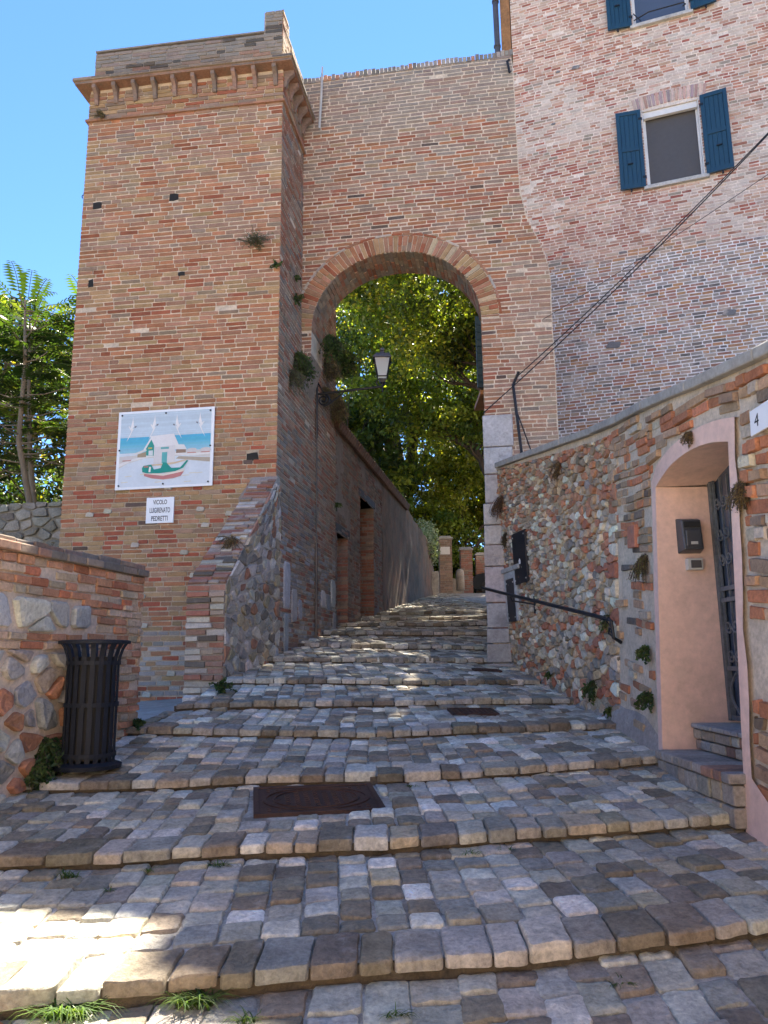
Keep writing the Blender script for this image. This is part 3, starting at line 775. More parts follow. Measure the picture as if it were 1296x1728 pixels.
# facing bricks outside of the ring; ragged right edge where the wall laps on to the house
RT = .25
def iva(z):
    l, r = -.1, seam(z)
    if z > atop(1.5)-.02: return []
    if z < SP: return [(UJR, r)] if z < SP-1.2 else [(l, max(l+.03, UJL-(.26*max(0, SP-.35-z)/.85))), (UJR, r)]
    dz = (z-SP)/(RISE+RT)
    if dz >= 1: return [(l, r)]
    x = (HW+RT)*(1-dz*dz)**(1/2.15)
    o = []
    if UC-x > l+.03: o.append((l, UC-x))
    o.append((UC+x, r)); return o
def ca(u, z):
    c = pick(PAL_ARCH)
    if z > 9.6+.25*N3(u*1.5, 0, 0): c = mixc(c, (.27, .25, .22), .65*rnd(.6, 1.2))
    if z > 10.35: c = mixc(c, (.22, .21, .20), .5)
    if z > 8.6 and random.random() < .35: c = mixc(c, (.31, .26, .21), .7)
    if z < 7.2 and u > 3.0: c = mixc(c, (.42, .36, .29), .3)
    if random.random() < .006: return None
    return c
mb = MB(); courses(mb, PA, iva, 1.3, 10.63, .0605, .0145, ca, jit=.0028, hr=(.001, .007), wob=.012)
mb.build('facing_wall', M['brick_arch'], gate)
# voussoirs
mb = MB(); n = 74
pts_i, pts_o = [], []
arcs = []
for i in range(401):
    t = pi-pi*i/400; x = cos(t); arcs.append(x)
def apt(x, off):
    xx = max(-1, min(1, x)); return (UC+(HW+off)*xx, SP+(RISE+off)*(max(0, 1-abs(xx)**2.15))**.5)
cum = [0]
for i in range(400):
    a, b = apt(arcs[i], 0), apt(arcs[i+1], 0); cum.append(cum[-1]+hypot(a[0]-b[0], a[1]-b[1]))
def at_len(s, off):
    for i in range(400):
        if cum[i+1] >= s: f = (s-cum[i])/max(1e-9, cum[i+1]-cum[i]); return apt(arcs[i]*(1-f)+arcs[i+1]*f, off)
    return apt(1, off)
TL = cum[-1]; s = 0
while s < TL-.02:
    e = min(TL, s+rnd(.058, .07))
    a0, a1 = at_len(s+.005, .0), at_len(e-.005, .0); b1, b0 = at_len(e-.005, RT), at_len(s+.005, RT)
    if s < .05: b0 = (UC-HW-RT, a0[1])
    c = pick([(1.4, RED), (2.4, ORG), (2.6, TAN), (3.4, PNK), (.8, PAL), (.6, GRY)])
    if random.random() < .4:
        k = rnd(.35, .6); m1 = (a1[0]*(1-k)+b1[0]*k, a1[1]*(1-k)+b1[1]*k); m0 = (a0[0]*(1-k)+b0[0]*k, a0[1]*(1-k)+b0[1]*k)
        brick(mb, [a0, m0, m1, a1][::-1], PA, rnd(.008, .016), c); 
        c = pick([(1.4, RED), (2.2, ORG), (2.4, TAN), (2, PNK)])
        brick(mb, [m0, b0, b1, m1][::-1], PA, rnd(.008, .016), c)
    else:
        brick(mb, [a0, b0, b1, a1][::-1], PA, rnd(.008, .016), c)
    s = e
# thin outer ring of tiles laid flat, with mortar line
s = 0
while s < TL*.99:
    e = s+rnd(.1, .2)
    q = [at_len(min(s+.01, TL), RT+.012), at_len(min(s+.01, TL), RT+.045), at_len(min(e, TL), RT+.045), at_len(min(e, TL), RT+.012)]
    brick(mb, q[::-1], PA, .012, pick([(1, PNK), (1, (.42, .37, .32)), (.6, RED)])); s = e
mb.build('arch_ring', M['brick_arch'], gate)
# soffit bricks + jamb faces
mb = MB(); s = 0
def PI(s_, d, h): # intrados surface: s along arch, d depth
    p = at_len(max(0, min(TL, s_)), -h); return PA(p[0], p[1], -d)
while s < TL-.03:
    e = s+.064; d = .0 + (rnd(0, .12))
    dd = 0
    while dd < AT:
        L = rnd(.12, .28); d1 = min(AT, dd+L)
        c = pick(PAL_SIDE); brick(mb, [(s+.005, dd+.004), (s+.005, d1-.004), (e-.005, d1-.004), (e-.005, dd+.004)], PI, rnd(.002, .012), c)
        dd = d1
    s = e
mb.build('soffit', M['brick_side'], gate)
mb = MB()
PJ = lambda u, z, h: PA(UJR-h, z, -u)   # inner face of right jamb
courses(mb, PJ, lambda z: [(0, AT)], 4.9, SP, .0605, .01, lambda u, z: pick(PAL_SIDE), hr=(.002, .01))
mb.build('jamb_face', M['brick_side'], gate)
# squared stone blocks of the right pier
mb = MB(); zz = 1.35
for (z0, z1, u0, u1, h, c) in [(4.5, 4.96, 2.60, 3.02, .05, (.43, .42, .43)), (4.12, 4.5, 2.60, 3.0, .05, (.42, .42, .43)), (3.72, 4.12, 2.60, 2.98, .04, (.44, .42, .42)), (3.42, 3.72, 2.57, 2.92, .05, (.50, .46, .43)), (3.15, 3.42, 2.57, 2.90, .05, (.50, .46, .43)),
        (2.86, 3.15, 2.56, 2.86, .06, (.48, .42, .39)), (2.38, 2.86, 2.56, 2.90, .06, (.49, .42, .41)), (2.05, 2.38, 2.57, 2.90, .05, (.40, .39, .40)), (1.85, 2.05, 2.56, 2.86, .05, (.38, .37, .37)), (1.6, 1.85, 2.55, 2.88, .07, (.36, .35, .34)), (1.2, 1.6, 2.54, 2.90, .09, (.34, .33, .32))]:
    n_ = 3
    q = [(u0, z0+.008), (u1, z0+.008), (u1-rnd(0, .02), z1-.008), (u0+rnd(0, .008), z1-.008)]
    cc_ = (*c, 1)
    def Pst(u, z, hh): return PA(u, z, hh)
    # block with returned side face
    mb.prism([(u0+.01, z0+.006), (u1, z0+.006), (u1, z1-.006), (u0+.01, z1-.006)], PA, -.35, h, cc_)
ob = mb.build('stone_pier', M['limestone'], gate, bevel=.014)
mb = MB()      # coping bricks laid on edge along the top
u = -.12
while u < 3.24:
    mb.box(u, u+.055, -AT, .012, atop(u)-.045, atop(u)+rnd(.035, .065), pick([(1, (.22, .2, .18)), (1, (.3, .27, .24)), (.5, PNK)]), P=lambda a, b, c: PA(a, c, b)); u += .064
mb.build('coping', M['brick_arch'], gate)

# ================================================================== BRICK HOUSE ON THE RIGHT
RO = (2.78, 14.0); RA = radians(20); PR = frame(RO, (cos(RA), -sin(RA)))
house = thing('brick_house', (5, 14.5, 2.5), 'tall limewashed brick house with blue shutters behind the gateway', 'house')
W1 = (2.42, 3.44, 10.40, 12.0); W2 = (2.40, 3.44, 13.92, 15.55)
WX = [(6.2, 7.2, 10.4, 12.0), (6.2, 7.2, 13.92, 15.55)]
mb = MB(); gridwall(mb, PR, [0, 10.5], [9.0, 16.6], [W1, W2]+WX, .45, (.70, .60, .52, 1)); gridwall(mb, PR, [0, 10.5], [2, 9.0], [], .45, (.80, .77, .76, 1))
# flanks, back, top
def rp(a, b): p = PR(a, 0, -b); return (p[0], p[1])
for (a0, b0, a1, b1) in [(0, .45, 0, 8), (0, 8, 10.5, 8), (10.5, 8, 10.5, .45)]:
    p, q = rp(a0, b0), rp(a1, b1)
    mb.add([(p[0], p[1], 2), (q[0], q[1], 2), (q[0], q[1], 16.6), (p[0], p[1], 16.6)], [(0, 1, 2, 3)], (.5, .4, .34, 1))
mb.build('wall_core', M['mortar'], house)
VOID = [(3.0, 8.7, .13), (1.9, 8.2, .12)]
def ivr(z):
    a = [(0, 6.0)]
    for (u0, u1, z0, z1) in (W1, W2):
        if z0-.0 < z < z1: a = [(0, u0), (u1, 6.0)]
    if 12.0 < z < 12.28: a = [(0, 2.30), (3.56, 6.0)]
    return a
def cr(u, z):
    lim = 9.05+.5*N3(u*.8, z*.6, 4)-.12*(u-2)
    if u < .25 and z < 11: 
        if random.random() < .4: return None
    if z < lim:
        return pick(PAL_HOUSE_LOW)
    c = pick(PAL_HOUSE)
    n = N3(u*.7, z*.7, 9)
    if n > .1 and random.random() < .55: c = mixc(c, (.62, .55, .48), .65)
    if n < -.15 and u < 3 and 9.5 < z < 12.3: c = mixc(c, (.35, .15, .11), .5)
    if random.random() < .03: return None
    return c
mb = MB(); courses(mb, PR, ivr, 4.5, 16.55, .0625, .0165, cr, lens=((2, .24), (2, .19), (1.2, .12), (1, .16)), jit=.0035, hr=(.001, .008), wob=.01)
courses(mb, PR, lambda z: [(6.0, 6.2), (7.2, 10.5)] if (10.4 < z < 12 or 13.92 < z < 15.55) else [(6.0, 10.5)], 8, 16.55, .0625, .0165, cr, lens=((2, .24), (2, .19)), hr=(.001, .008))
for (u, z, r) in [(1.25, 13.35, .09), (.9, 13.35, .05), (3.6, 7.65, .13), (1.6, 7.35, .15), (.75, 12.2, .05), (1.3, 8.2, .07)]:
    stone(mb, [(u-r, z-r*.35), (u+r*.7, z-r*.5), (u+r, z+r*.3), (u-r*.5, z+r*.5)], PR, .02, (.2, .2, .21, 1))
mb.build('facing_wall', M['brick_house'], house)
mb = MB(); n = 19     # flat arch over the window
for i in range(n):
    a = (i-(n-1)/2)/(n-1)*1.0; uc = (W1[0]+W1[1])/2
    def fan(r, aa): return (uc+sin(aa*.62)*r*1.0*1.9, 12.02-1.75+r*cos(aa*.62)*1.0)
    u_ = uc+a*1.22
    t0 = .30*a
    z0 = 12.03+.05*(1-(2*a)**2); L = .27
    q = [(u_-.024, z0), (u_+.024, z0), (u_+.028+sin(t0)*L, z0+L*cos(t0)), (u_-.028+sin(t0)*L, z0+L*cos(t0))]
    brick(mb, q, PR, .016, pick([(1, (.48, .30, .25)), (1, (.52, .38, .33)), (.5, (.36, .27, .27))]))
mb.build('flat_arch', M['brick_house'], house)
def window(u0, u1, z0, z1, pane, rail=False):
    h = .11
    wf = MB(); t = .06
    for (a, b, c, d) in ((u0, u0+t, z0, z1), (u1-t, u1, z0, z1), (u0+t, u1-t, z0, z0+t), (u0+t, u1-t, z1-t, z1)):
        wf.box(a, b, c, d, -h-.05, -h, P=lambda x, y, z: PR(x, y, z))
    # outer sash casing close to the wall face
    for (a, b, c, d) in ((u0, u0+.022, z0, z1), (u1-.022, u1, z0, z1)): wf.box(a, b, c, d, -h, -.012, P=lambda x, y, z: PR(x, y, z))
    w_ = wf.build('window', M['white_paint'], house, bevel=.004)
    p = MB(); p.box(u0+t, u1-t, z0+t, z1-t, -h-.035, -h-.03, P=lambda x, y, z: PR(x, y, z)); p.build('pane', pane, w_)
    s = MB(); s.box(u0-.06, u1+.06, z0-.075, z0, -.1, .075, P=lambda x, y, z: PR(x, y, z), c=(.5, .48, .45, 1)); s.build('sill', M['limestone'], w_, bevel=.006)
    bx = MB(); bx.box(u0+.03, u1-.03, z1-.13, z1-.005, -h+.01, -.03, P=lambda x, y, z: PR(x, y, z)); bx.build('blind_box', M['white_paint'], w_)
    if rail:
        r = MB(); r.tube([PR(u0+.02, z0+.12, .02), PR(u0+.3, z0+.2, .05), PR(u1-.1, z0+.2, .05), PR(u1-.06, z0+.15, .05), PR(u1-.12, z0+.12, .05)], .012)
        r.tube([PR(u0+.02, z0+.28, .02), PR(u0+.15, z0+.05, .04)], .01); r.build('guard_rail', M['iron'], w_)
    def shutter(uh, dirn):
        wd = .46; hz = z0-.02; zt = z1+.02; ang = radians(6)
        def PSh(a, z, k): # a from hinge outward
            return PR(uh+dirn*a*cos(ang), z, .035+a*sin(ang)+k)
        sh = MB(); f = .07
        for (a, b, c, d) in ((0, f, hz, zt), (wd-f, wd, hz, zt), (f, wd-f, hz, hz+.1), (f, wd-f, zt-.08, zt), (f, wd-f, (hz+zt)/2-.04, (hz+zt)/2+.04)):
            sh.box(a, b, c, d, 0, .042, P=PSh)
        for j in range(4):
            a0 = f+(wd-2*f)*j/4; sh.box(a0+.003, a0+(wd-2*f)/4-.003, hz+.05, zt-.05, .008, .026, P=PSh)
        sh.box(f, wd-f, hz+.05, zt-.05, .004, .012, P=PSh)
        o = sh.build('shutter', M['shutter'], w_, bevel=.004)
        for zc in (hz+.2, zt-.2):
            hg = MB(); hg.box(-.02, .05, zc-.02, zc+.02, .02, .05, P=PSh); hg.build('hinge', M['iron'], o)
        hg = MB(); hg.box(wd*.55, wd*.62, hz-.06, hz+.03, .0, .03, P=PSh); hg.build('shutter_stop', M['iron'], o)
        hg = MB(); hg.box(.2, .3, hz+.5, hz+.52, .04, .06, P=PSh); hg.build('latch', M['iron'], o)
    shutter(u0-.02, -1); shutter(u1+.02, 1)
window(*W1, M['screen']); window(*W2, M['glass'], True)
for q in WX: window(*q, M['glass'])
# eaves board and downpipe at the left corner, hipped roof above
mb = MB(); mb.box(-.22, -.02, 14.05, 16.7, -.3, -.02, P=lambda u, z, h: PR(u, z, h)); mb.build('corner_board', M['wood'], house)
mb = MB(); mb.tube([PR(-.30, 14.1, .02), PR(-.31, 15.5, .02), PR(-.33, 16.7, .02)], .06, 12)
for z in (14.3, 15.4, 16.4): mb.tube([PR(-.305, z, .02), PR(-.305, z+.04, .02)], .075, 12)
mb.build('downpipe', M['lead'], house)
mb = MB()
ro = [rp(-.3, -.3), rp(10.8, -.3), rp(10.8, 8.3), rp(-.3, 8.3)]; rr = [rp(4, 4), rp(7, 4)]
vs = [(x, y, 16.6) for x, y in ro]+[(x, y, 18.2) for x, y in rr]
mb.add(vs, [(0, 1, 5, 4), (1, 2, 5), (2, 3, 4, 5), (3, 0, 4), (3, 2, 1, 0)], (.33, .17, .11, 1)); mb.build('roof', M['terracotta'], house)

# unseen street and houses, added behind the viewer to bounce warm light back
mb = MB()
for j in range(10):
    ya, yb = -14+j*1.17, -14+(j+1)*1.17
    za, zb = PG(max(ya, -9))-.14, PG(max(yb, -9))-.14
    mb.add([(-11, ya, za), (11, ya, za), (11, yb, zb), (-11, yb, zb)], [(0, 1, 2, 3)], (.42, .38, .33, 1))
tag(mb.build('bounce_street', masonry('pale_paving', fine=12, famt=.2, use_col=False, base=(.5, .45, .38), bump=.5)), kind='structure')
def back_house(x0, x1, y, z0, z1, c, label):
    t = thing('bounce_row_house', ((x0+x1)/2, y-3, z0), label, 'house', 'unseen houses added behind the viewer for bounce light')
    op = []; n = max(2, int((x1-x0)/2.4))
    for i in range(n):
        cx_ = x0+(x1-x0)*(i+.5)/n
        for zz in (z0+1.2, z0+4.1, z0+6.9):
            if zz+1.5 < z1: op.append((x1-cx_-.45, x1-cx_+.45, zz, zz+1.5))
    Pb = frame((x1, y), (-1, 0)); m_ = MB(); gridwall(m_, Pb, [0, x1-x0], [z0-2, z1], op, .35)
    m_.box(x0, x1, y-6, y-.36, z0-2, z1); m_.build('wall', c, t)
    for (a, b, c_, d) in op:
        f = MB(); f.box(a, b, c_, d, -.25, -.2, P=lambda u, z, h: Pb(u, z, h)); w_ = f.build('window', M['glass'], t)
        for s_ in (-1, 1):
            q = MB(); uu = a-.45 if s_ < 0 else b+.02; q.box(uu, uu+.43, c_, d, .01, .05, P=lambda u, z, h: Pb(u, z, h)); q.build('shutter', M['shutter'], w_)
    m_ = MB(); m_.add([(x0-.4, y+.5, z1), (x1+.4, y+.5, z1), (x1+.4, y-3, z1+1.3), (x0-.4, y-3, z1+1.3), (x1+.4, y-6.4, z1), (x0-.4, y-6.4, z1)], [(0, 1, 2, 3), (3, 2, 4, 5), (0, 3, 5), (1, 4, 2), (0, 5, 4, 1)], (.35, .18, .12, 1)); m_.build('roof', M['terracotta'], t)
def pl(n, c): return masonry(n, fine=9, famt=.12, use_col=False, base=c, bump=.3)
back_house(-11, -3.2, -11, -1.6, 8.2, pl('plaster_cream', (.70, .58, .42)), 'unseen cream plastered house added for light bounce, leftmost behind the viewer')
back_house(-3.2+.02, 4.4, -12, -1.6, 9.4, pl('plaster_ochre', (.68, .52, .34)), 'unseen ochre plastered house added for light bounce, middle of its row')
back_house(4.42, 12, -11.2, -1.6, 8.6, pl('plaster_white', (.74, .68, .60)), 'unseen off white plastered house added for light bounce, at the row end')
# ================================================================== LANE BUILDINGS SEEN THROUGH THE ARCH
IO = (-.845, 13.0); PIH = frame(IO, (.188, 1)); IT = 7.55
lh = thing('lane_house', (-1.2, 15, 2.3), 'low dark old house with tiled eave beyond the arch, left of lane', 'house')
D1 = (.14, .95, 2.0, 3.85); D2 = (1.98, 3.35, 2.3, 4.87)
mb = MB(); gridwall(mb, PIH, [.0, IT], [1.6, 5.65], [D1, D2], .5, (.26, .22, .19, 1))
for (a0, b0, a1, b1) in [(0, .5, 0, 4), (0, 4, IT, 4), (IT, 4, IT, .5)]:
    p, q = PIH(a0, 0, -b0), PIH(a1, 0, -b1)
    mb.add([(p[0], p[1], 1.6), (q[0], q[1], 1.6), (q[0], q[1], 5.65), (p[0], p[1], 5.65)], [(0, 1, 2, 3)], (.3, .25, .2, 1))
mb.build('wall_core', M['mortar'], lh)
mb = MB()
def ivh(z):
    a = [(.0, 4.3)]
    for (u0, u1, z0, z1) in (D1, D2):
        if z < z1: a = [x for (p, q) in a for x in ([(p, q)] if q <= u0 or p >= u1 else [(p, u0), (u1, q)])]
    return [(p, q) for p, q in a if q-p > .06]
courses(mb, PIH, ivh, 1.9, 5.65, .064, .013, lambda u, z: None if (N3(u*1.5, z*1.5, 3) > .25) else pick([(2, (.24, .13, .095)), (2, (.26, .2, .16)), (1.5, (.2, .17, .145))]), hr=(.002, .016), jit=.004)
for D in (D1, D2):    # brick reveals of the doorways
    PRv = lambda u, z, h, D=D: PIH(D[1]-h, z, -u)
    courses(mb, PRv, lambda z: [(.0, .4)], D[2]-.2, D[3], .064, .012, lambda u, z: pick([(2, (.30, .14, .1)), (1.4, (.3, .22, .17))]), hr=(.004, .02), jit=.004)
mb.build('facing_wall', M['brick_side'], lh)
mb = MB()
for i in range(26):
    u0 = 4.3+i*.125; u1 = u0+.125
    for j in range(26):
        z0 = 2.3+j*.13; z1 = z0+.13
        f = lambda u, z: PIH(u, z, .02+.03*N3(u*1.3, z*1.3, 2))
        mb.add([f(u0, z0), f(u1, z0), f(u1, z1), f(u0, z1)], [(0, 1, 2, 3)])
mb.build('plastered_wall', M['old_plaster'], lh, smooth=True)
for D in (D1, D2):
    d = MB(); n = 6
    for i in range(n):
        a, b = D[0]+(D[1]-D[0])*i/n, D[0]+(D[1]-D[0])*(i+1)/n
        d.box(a+.004, b-.004, D[2], D[3], -.46, -.42, P=lambda u, z, h: PIH(u, z, h))
    dd = d.build('door', M['dark_wood'], lh)
    k = MB(); k.box(D[1]-.2, D[1]-.17, (D[2]+D[3])/2-.1, (D[2]+D[3])/2+.1, -.42, -.39, P=lambda u, z, h: PIH(u, z, h)); k.build('handle', M['iron'], dd)
    s_ = MB(); s_.box(D[0]-.12, D[1]+.12, D[3], D[3]+.14, -.45, .012, P=lambda u, z, h: PIH(u, z, h)); s_.build('lintel', M['dark_wood'], dd)
    s_ = MB(); s_.box(D[0], D[1], D[2]-.3, (2.35 if D is D2 else 2.12)+.12, -.42, -.02, P=lambda u, z, h: PIH(u, z, h)); s_.build('threshold', M['concrete'], dd)
mb = MB(); mb.add([PIH(-.1, 5.64, .12), PIH(IT+.1, 5.64, .12), PIH(IT+.1, 6.9, -2.2), PIH(-.1, 6.9, -2.2), PIH(IT+.1, 5.64, -4.2), PIH(-.1, 5.64, -4.2)], [(0, 1, 2, 3), (3, 2, 4, 5), (0, 3, 5), (1, 4, 2), (0, 5, 4, 1)], (.13, .08, .06, 1))
u = -.1
while u < IT:
    c = pick([(2, (.16, .09, .065)), (1, (.14, .11, .09))])
    mb.tube([PIH(u, 5.68, .14), PIH(u, 6.93, -2.15)], [.075, .06], 8, c); mb.tube([PIH(u+.075, 5.655, .13), PIH(u+.075, 6.9, -2.15)], [.06, .06], 6, (.2, .12, .09, 1)); u += .15
mb.build('roof', M['terracotta'], lh)
# tall garden wall beyond the house
gw = thing('old_garden_wall', (1.1, 24, 3.5), 'tall crumbling plastered wall at the top left of the lane, catching sun', 'wall')
mb = MB(); us = [IT+.02+i*.2 for i in range(32)]
def gtop(u): return 5.75-.055*(u-IT)-.8*sm(12.6, 13.9, u)+.06*N3(u*3, 0, 0)
for a, b in zip(us, us[1:]):
    for j in range(14):
        def f(u, k): z = 3.0+(gtop(u)-3.0)*k/14; return PIH(u, z, .02+.05*N3(u*2, z*2, 8))
        mb.add([f(a, j), f(b, j), f(b, j+1), f(a, j+1)], [(0, 1, 2, 3)])
    mb.add([f(a, 14), f(b, 14), PIH(b, gtop(b), -.45), PIH(a, gtop(a), -.45)], [(0, 1, 2, 3)])
    mb.add([PIH(a, 3, -.45), PIH(b, 3, -.45), PIH(b, gtop(b), -.45), PIH(a, gtop(a), -.45)], [(3, 2, 1, 0)])
u = us[-1]; mb.add([PIH(u, 3, 0), PIH(u, gtop(u), 0), PIH(u, gtop(u), -.45), PIH(u, 3, -.45)], [(3, 2, 1, 0)])
mb.build('wall', M['old_plaster'], gw)
# house flank on the right of the lane (its open shutter shows past the pier)
FO = (1.74, 11.35); FD = (.1156, 1)
fl = thing('side_house', (2.3, 15, 2.3), 'narrow lane house whose open shutter peeks past the right arch jamb', 'house')
mb = MB(); q0 = [(1.74, 11.35), (2.36, 16.8), (2.9, 16.8), (2.13, 11.3)]
vs = [(x, y, 1.5) for x, y in q0]+[(x, y, 9.4) for x, y in q0]
mb.add(vs, [(1, 0, 4, 5), (2, 1, 5, 6), (3, 2, 6, 7), (0, 3, 7, 4), (4, 7, 6, 5)], (.33, .22, .17, 1)); mb.build('wall', M['brick_side'], fl)
mb = MB(); sx = 2.03
mb.box(1.81, 2.06, 13.98, 14.03, 6.75, 8.2)
for j in range(9): mb.box(1.83, 2.02, 13.965, 13.98, 6.85+j*.145, 6.93+j*.145)
mb.build('shutter', M['shutter'], fl)
mb = MB(); mb.box(1.86, 2.1, 14.0, 15.0, 6.62, 6.7); mb.box(1.95, 2.1, 14.05, 14.15, 6.0, 6.62); mb.build('sill', M['wood'], fl)

# ================================================================== RETAINING GARDEN WALL ON THE RIGHT
rw = thing('garden_wall', (2.2, 6, 1.0), 'high rubble and brick garden wall on the right with pink doorway', 'wall')
DY0, DY1 = 4.47, 5.64
def dz(Y): return 2.90+.11*(1-((Y-5.03)/.62)**2)
def PW(Y, z, h=0): return (RWx(Y, z)-h, Y, z)
core = MB()
Ys = [-3+.5*i for i in range(15)]+[4.47-.001]+[4.47+i*.117 for i in range(11)]+[5.7+.3*i for i in range(16)]
Ys = sorted(set(round(y, 4) for y in Ys if y <= 10.21))+[10.21]
CM = (.56, .46, .35, 1)
for a, b in zip(Ys, Ys[1:]):
    mY = (a+b)/2; door = DY0 < mY < DY1
    nz = 10
    for j in range(nz):
        def zf(Y, k):
            lo = dz(Y) if door else G(2, Y)-.4
            return lo+(RWtop(Y)-lo)*k/nz
        core.add([PW(b, zf(b, j), 0), PW(a, zf(a, j), 0), PW(a, zf(a, j+1), 0), PW(b, zf(b, j+1), 0)], [(0, 1, 2, 3)], CM)
    core.add([(2.45, a, .4), (2.45, b, .4), (2.45, b, RWtop(b)), (2.45, a, RWtop(a))], [(0, 1, 2, 3)] if not door else [], CM)
core.build('wall_core', M['mortar'], rw)
# rubble field between pilaster and gateway
mb = MB()
def crw(u, z, a):
    hz = z-G(2, u)
    top = sm(1.7, 2.5, hz)
    if hz > 1.9 and random.random() < .55: return pick([(2, (0.422, 0.211, 0.127)), (1.5, (0.384, 0.273, 0.184)), (1, (0.256, 0.198, 0.138))])
    if random.random() < .22: return pick([(2, (0.461, 0.211, 0.127)), (1, (0.384, 0.161, 0.103))])
    p = [(2, (0.448, 0.384, 0.305)), (1.8, (0.602, 0.521, 0.402)), (1.6, (0.346, 0.273, 0.196)), (1.8, (0.512, 0.372, 0.230)), (.7, (0.282, 0.248, 0.218)), (.7, (0.680, 0.670, 0.540))]
    return pick(p)
rubble(mb, PW, lambda u, z: z < RWtop(u)+.02 and z > G(2, u)-.1, (6.86, 10.16, .95, 4.35), .098, crw, asp=1.45, joint=.010, H=(.014, .045), slope=.1, sizefn=lambda u, z: 1.15-.35*sm(7.5, 9.5, u)+.25*sm(.9, .2, z-G(2, u)), rough=.01, top=(.15, 3.27-.6-.02))
mb.build('rubble_facing', M['rubble'], rw)
# brickwork of the pilaster and round the doorway
def cbr(u, z):
    if DY0-.2 < u < DY1+.12 and z+.12*(u-6.3) < dz(u)+.155: return None
    if z+.12*(u-6.3) > RWtop(u)-.07: return None
    hz = z-G(2, u)
    if hz < 1.5 and 5.7 < u < 6.9 and random.random() < .82-.3*hz: return None
    if random.random() < .1: return None
    return pick([(2, (0.456, 0.189, 0.101)), (2, (0.432, 0.283, 0.179)), (1.4, (0.336, 0.236, 0.157)), (.8, (0.504, 0.425, 0.325)), (.5, (0.180, 0.142, 0.112))])
mb = MB()
PW2 = lambda u, z, h: PW(u, z+.12*(u-6.3), h)
courses(mb, PW2, lambda z: [(5.84, 6.86)] if z > .9 else [], .9, 3.78, .072, .014, cbr, lens=((2, .26), (2, .18), (1, .12)), hr=(.006, .035), jit=.006, wob=.03)
courses(mb, PW2, lambda z: [(DY0-.1, 5.84)], 3.1, 3.95, .07, .012, cbr, lens=((2, .26), (2, .2)), hr=(.006, .04), jit=.006, wob=.05)
mb.build('brick_facing', M['rubble'], rw)
mb = MB()
def crr(u, z, a): return pick([(3, (0.480, 0.195, 0.101)), (2, (0.456, 0.283, 0.168)), (1.4, (0.528, 0.448, 0.336)), (1, (0.264, 0.189, 0.134))])
courses(mb, PW2, lambda z: [(3.6, DY0-.13)], .55, 3.9, .085, .016, lambda u, z: None if (z+.12*(u-6.3) > RWtop(u)-.08 or random.random() < .12 or (1.6 < z < 2.05 and u < 4.33)) else crr(u, z, 0), lens=((2, .25), (2, .17), (1, .12)), hr=(.01, .045), jit=.008, wob=.03)
courses(mb, PW2, lambda z: [(-3, 3.6)], -.6, 3.9, .085, .016, lambda u, z: None if (z+.12*(u-6.3) > RWtop(u)-.08 or random.random() < .12) else crr(u, z, 0), lens=((2, .3), (2, .2)), hr=(.01, .045), jit=.008)
mb.build('rough_facing', M['rubble'], rw)
mb = MB(); mb.prism([(6.13, 2.52), (6.33, 2.54), (6.32, 2.72), (6.13, 2.71)], PW, 0, .05, (.42, .17, .11, 1)); mb.build('terracotta_block', M['terracotta'], rw, bevel=.008)
# rendered plinth along the foot
mb = MB(); 
for i in range(26):
    a, b = 3.5+i*.26, 3.5+(i+1)*.26
    def hp(Y): return .05+.09*N3(Y*2, 0, 3)+(.12 if 5.8 < Y < 6.9 else 0)
    for j in range(4):
        def f(Y, k):
            z = G(2, Y)-.15+(hp(Y)+.15)*k/4; return PW(Y, z, (.075-.017*k)*(1 if k < 4 else .0)+.015*N3(Y*5, z*5, 0))
        if DY0-.1 < (a+b)/2 < DY1-.02: continue
        a = max(a, DY1+.02) if (a+b)/2 > 5 else a
        mb.add([f(b, j), f(a, j), f(a, j+1), f(b, j+1)], [(0, 1, 2, 3)], (.34, .30, .27, 1))
mb.build('plinth', M['mortar'], rw, smooth=True)
# coping slab
mb = MB(); y = -3.0
while y < 10.3:
    e = min(10.32, y+rnd(.7, 1.0))
    vs = []
    for Y in (y+.003, e-.003):
        xt = RWx(min(Y, 10.2), RWtop(Y)); zt = RWtop(Y)+rnd(-.004, .004)
        vs += [(xt-.06, Y, zt), (2.75, Y, zt+.0), (2.75, Y, zt+.09), (xt-.06, Y, zt+.075)]
    mb.add(vs, [(0, 1, 2, 3), (7, 6, 5, 4), (0, 4, 5, 1), (1, 5, 6, 2), (2, 6, 7, 3), (3, 7, 4, 0)])
    y = e
mb.build('coping', M['concrete'], rw, bevel=.012)
# pink doorway: reveals, soffit, face band
sur = MB(); RD = .46; bw = .09; hb = .03
def xin(Y, z): return RWx(Y, z)+RD
for j in range(12):
    z0, z1 = .85+j*.19, .85+(j+1)*.19
    za, zb = min(z0, dz(DY1)), min(z1, dz(DY1))
    if zb > za: sur.add([(RWx(DY1, za)-hb, DY1, za), (2.62, DY1, za), (2.62, DY1, zb), (RWx(DY1, zb)-hb, DY1, zb)], [(0, 1, 2, 3)])
    za, zb = min(z0, dz(DY0)), min(z1, dz(DY0))
    if zb > za: sur.add([(RWx(DY0, za)-hb, DY0, za), (2.62, DY0, za), (2.62, DY0, zb), (RWx(DY0, zb)-hb, DY0, zb)], [(3, 2, 1, 0)])
n = 12
for i in range(n):
    a, b = DY0+(DY1-DY0)*i/n, DY0+(DY1-DY0)*(i+1)/n
    sur.add([(RWx(a, dz(a))-hb, a, dz(a)), (RWx(b, dz(b))-hb, b, dz(b)), (2.62, b, dz(b)+.02), (2.62, a, dz(a)+.02)], [(0, 1, 2, 3)])
sur.build('reveal', M['plaster_pink'], rw)
fb = MB()
def band(polyf, pts0, pts1):
    pass
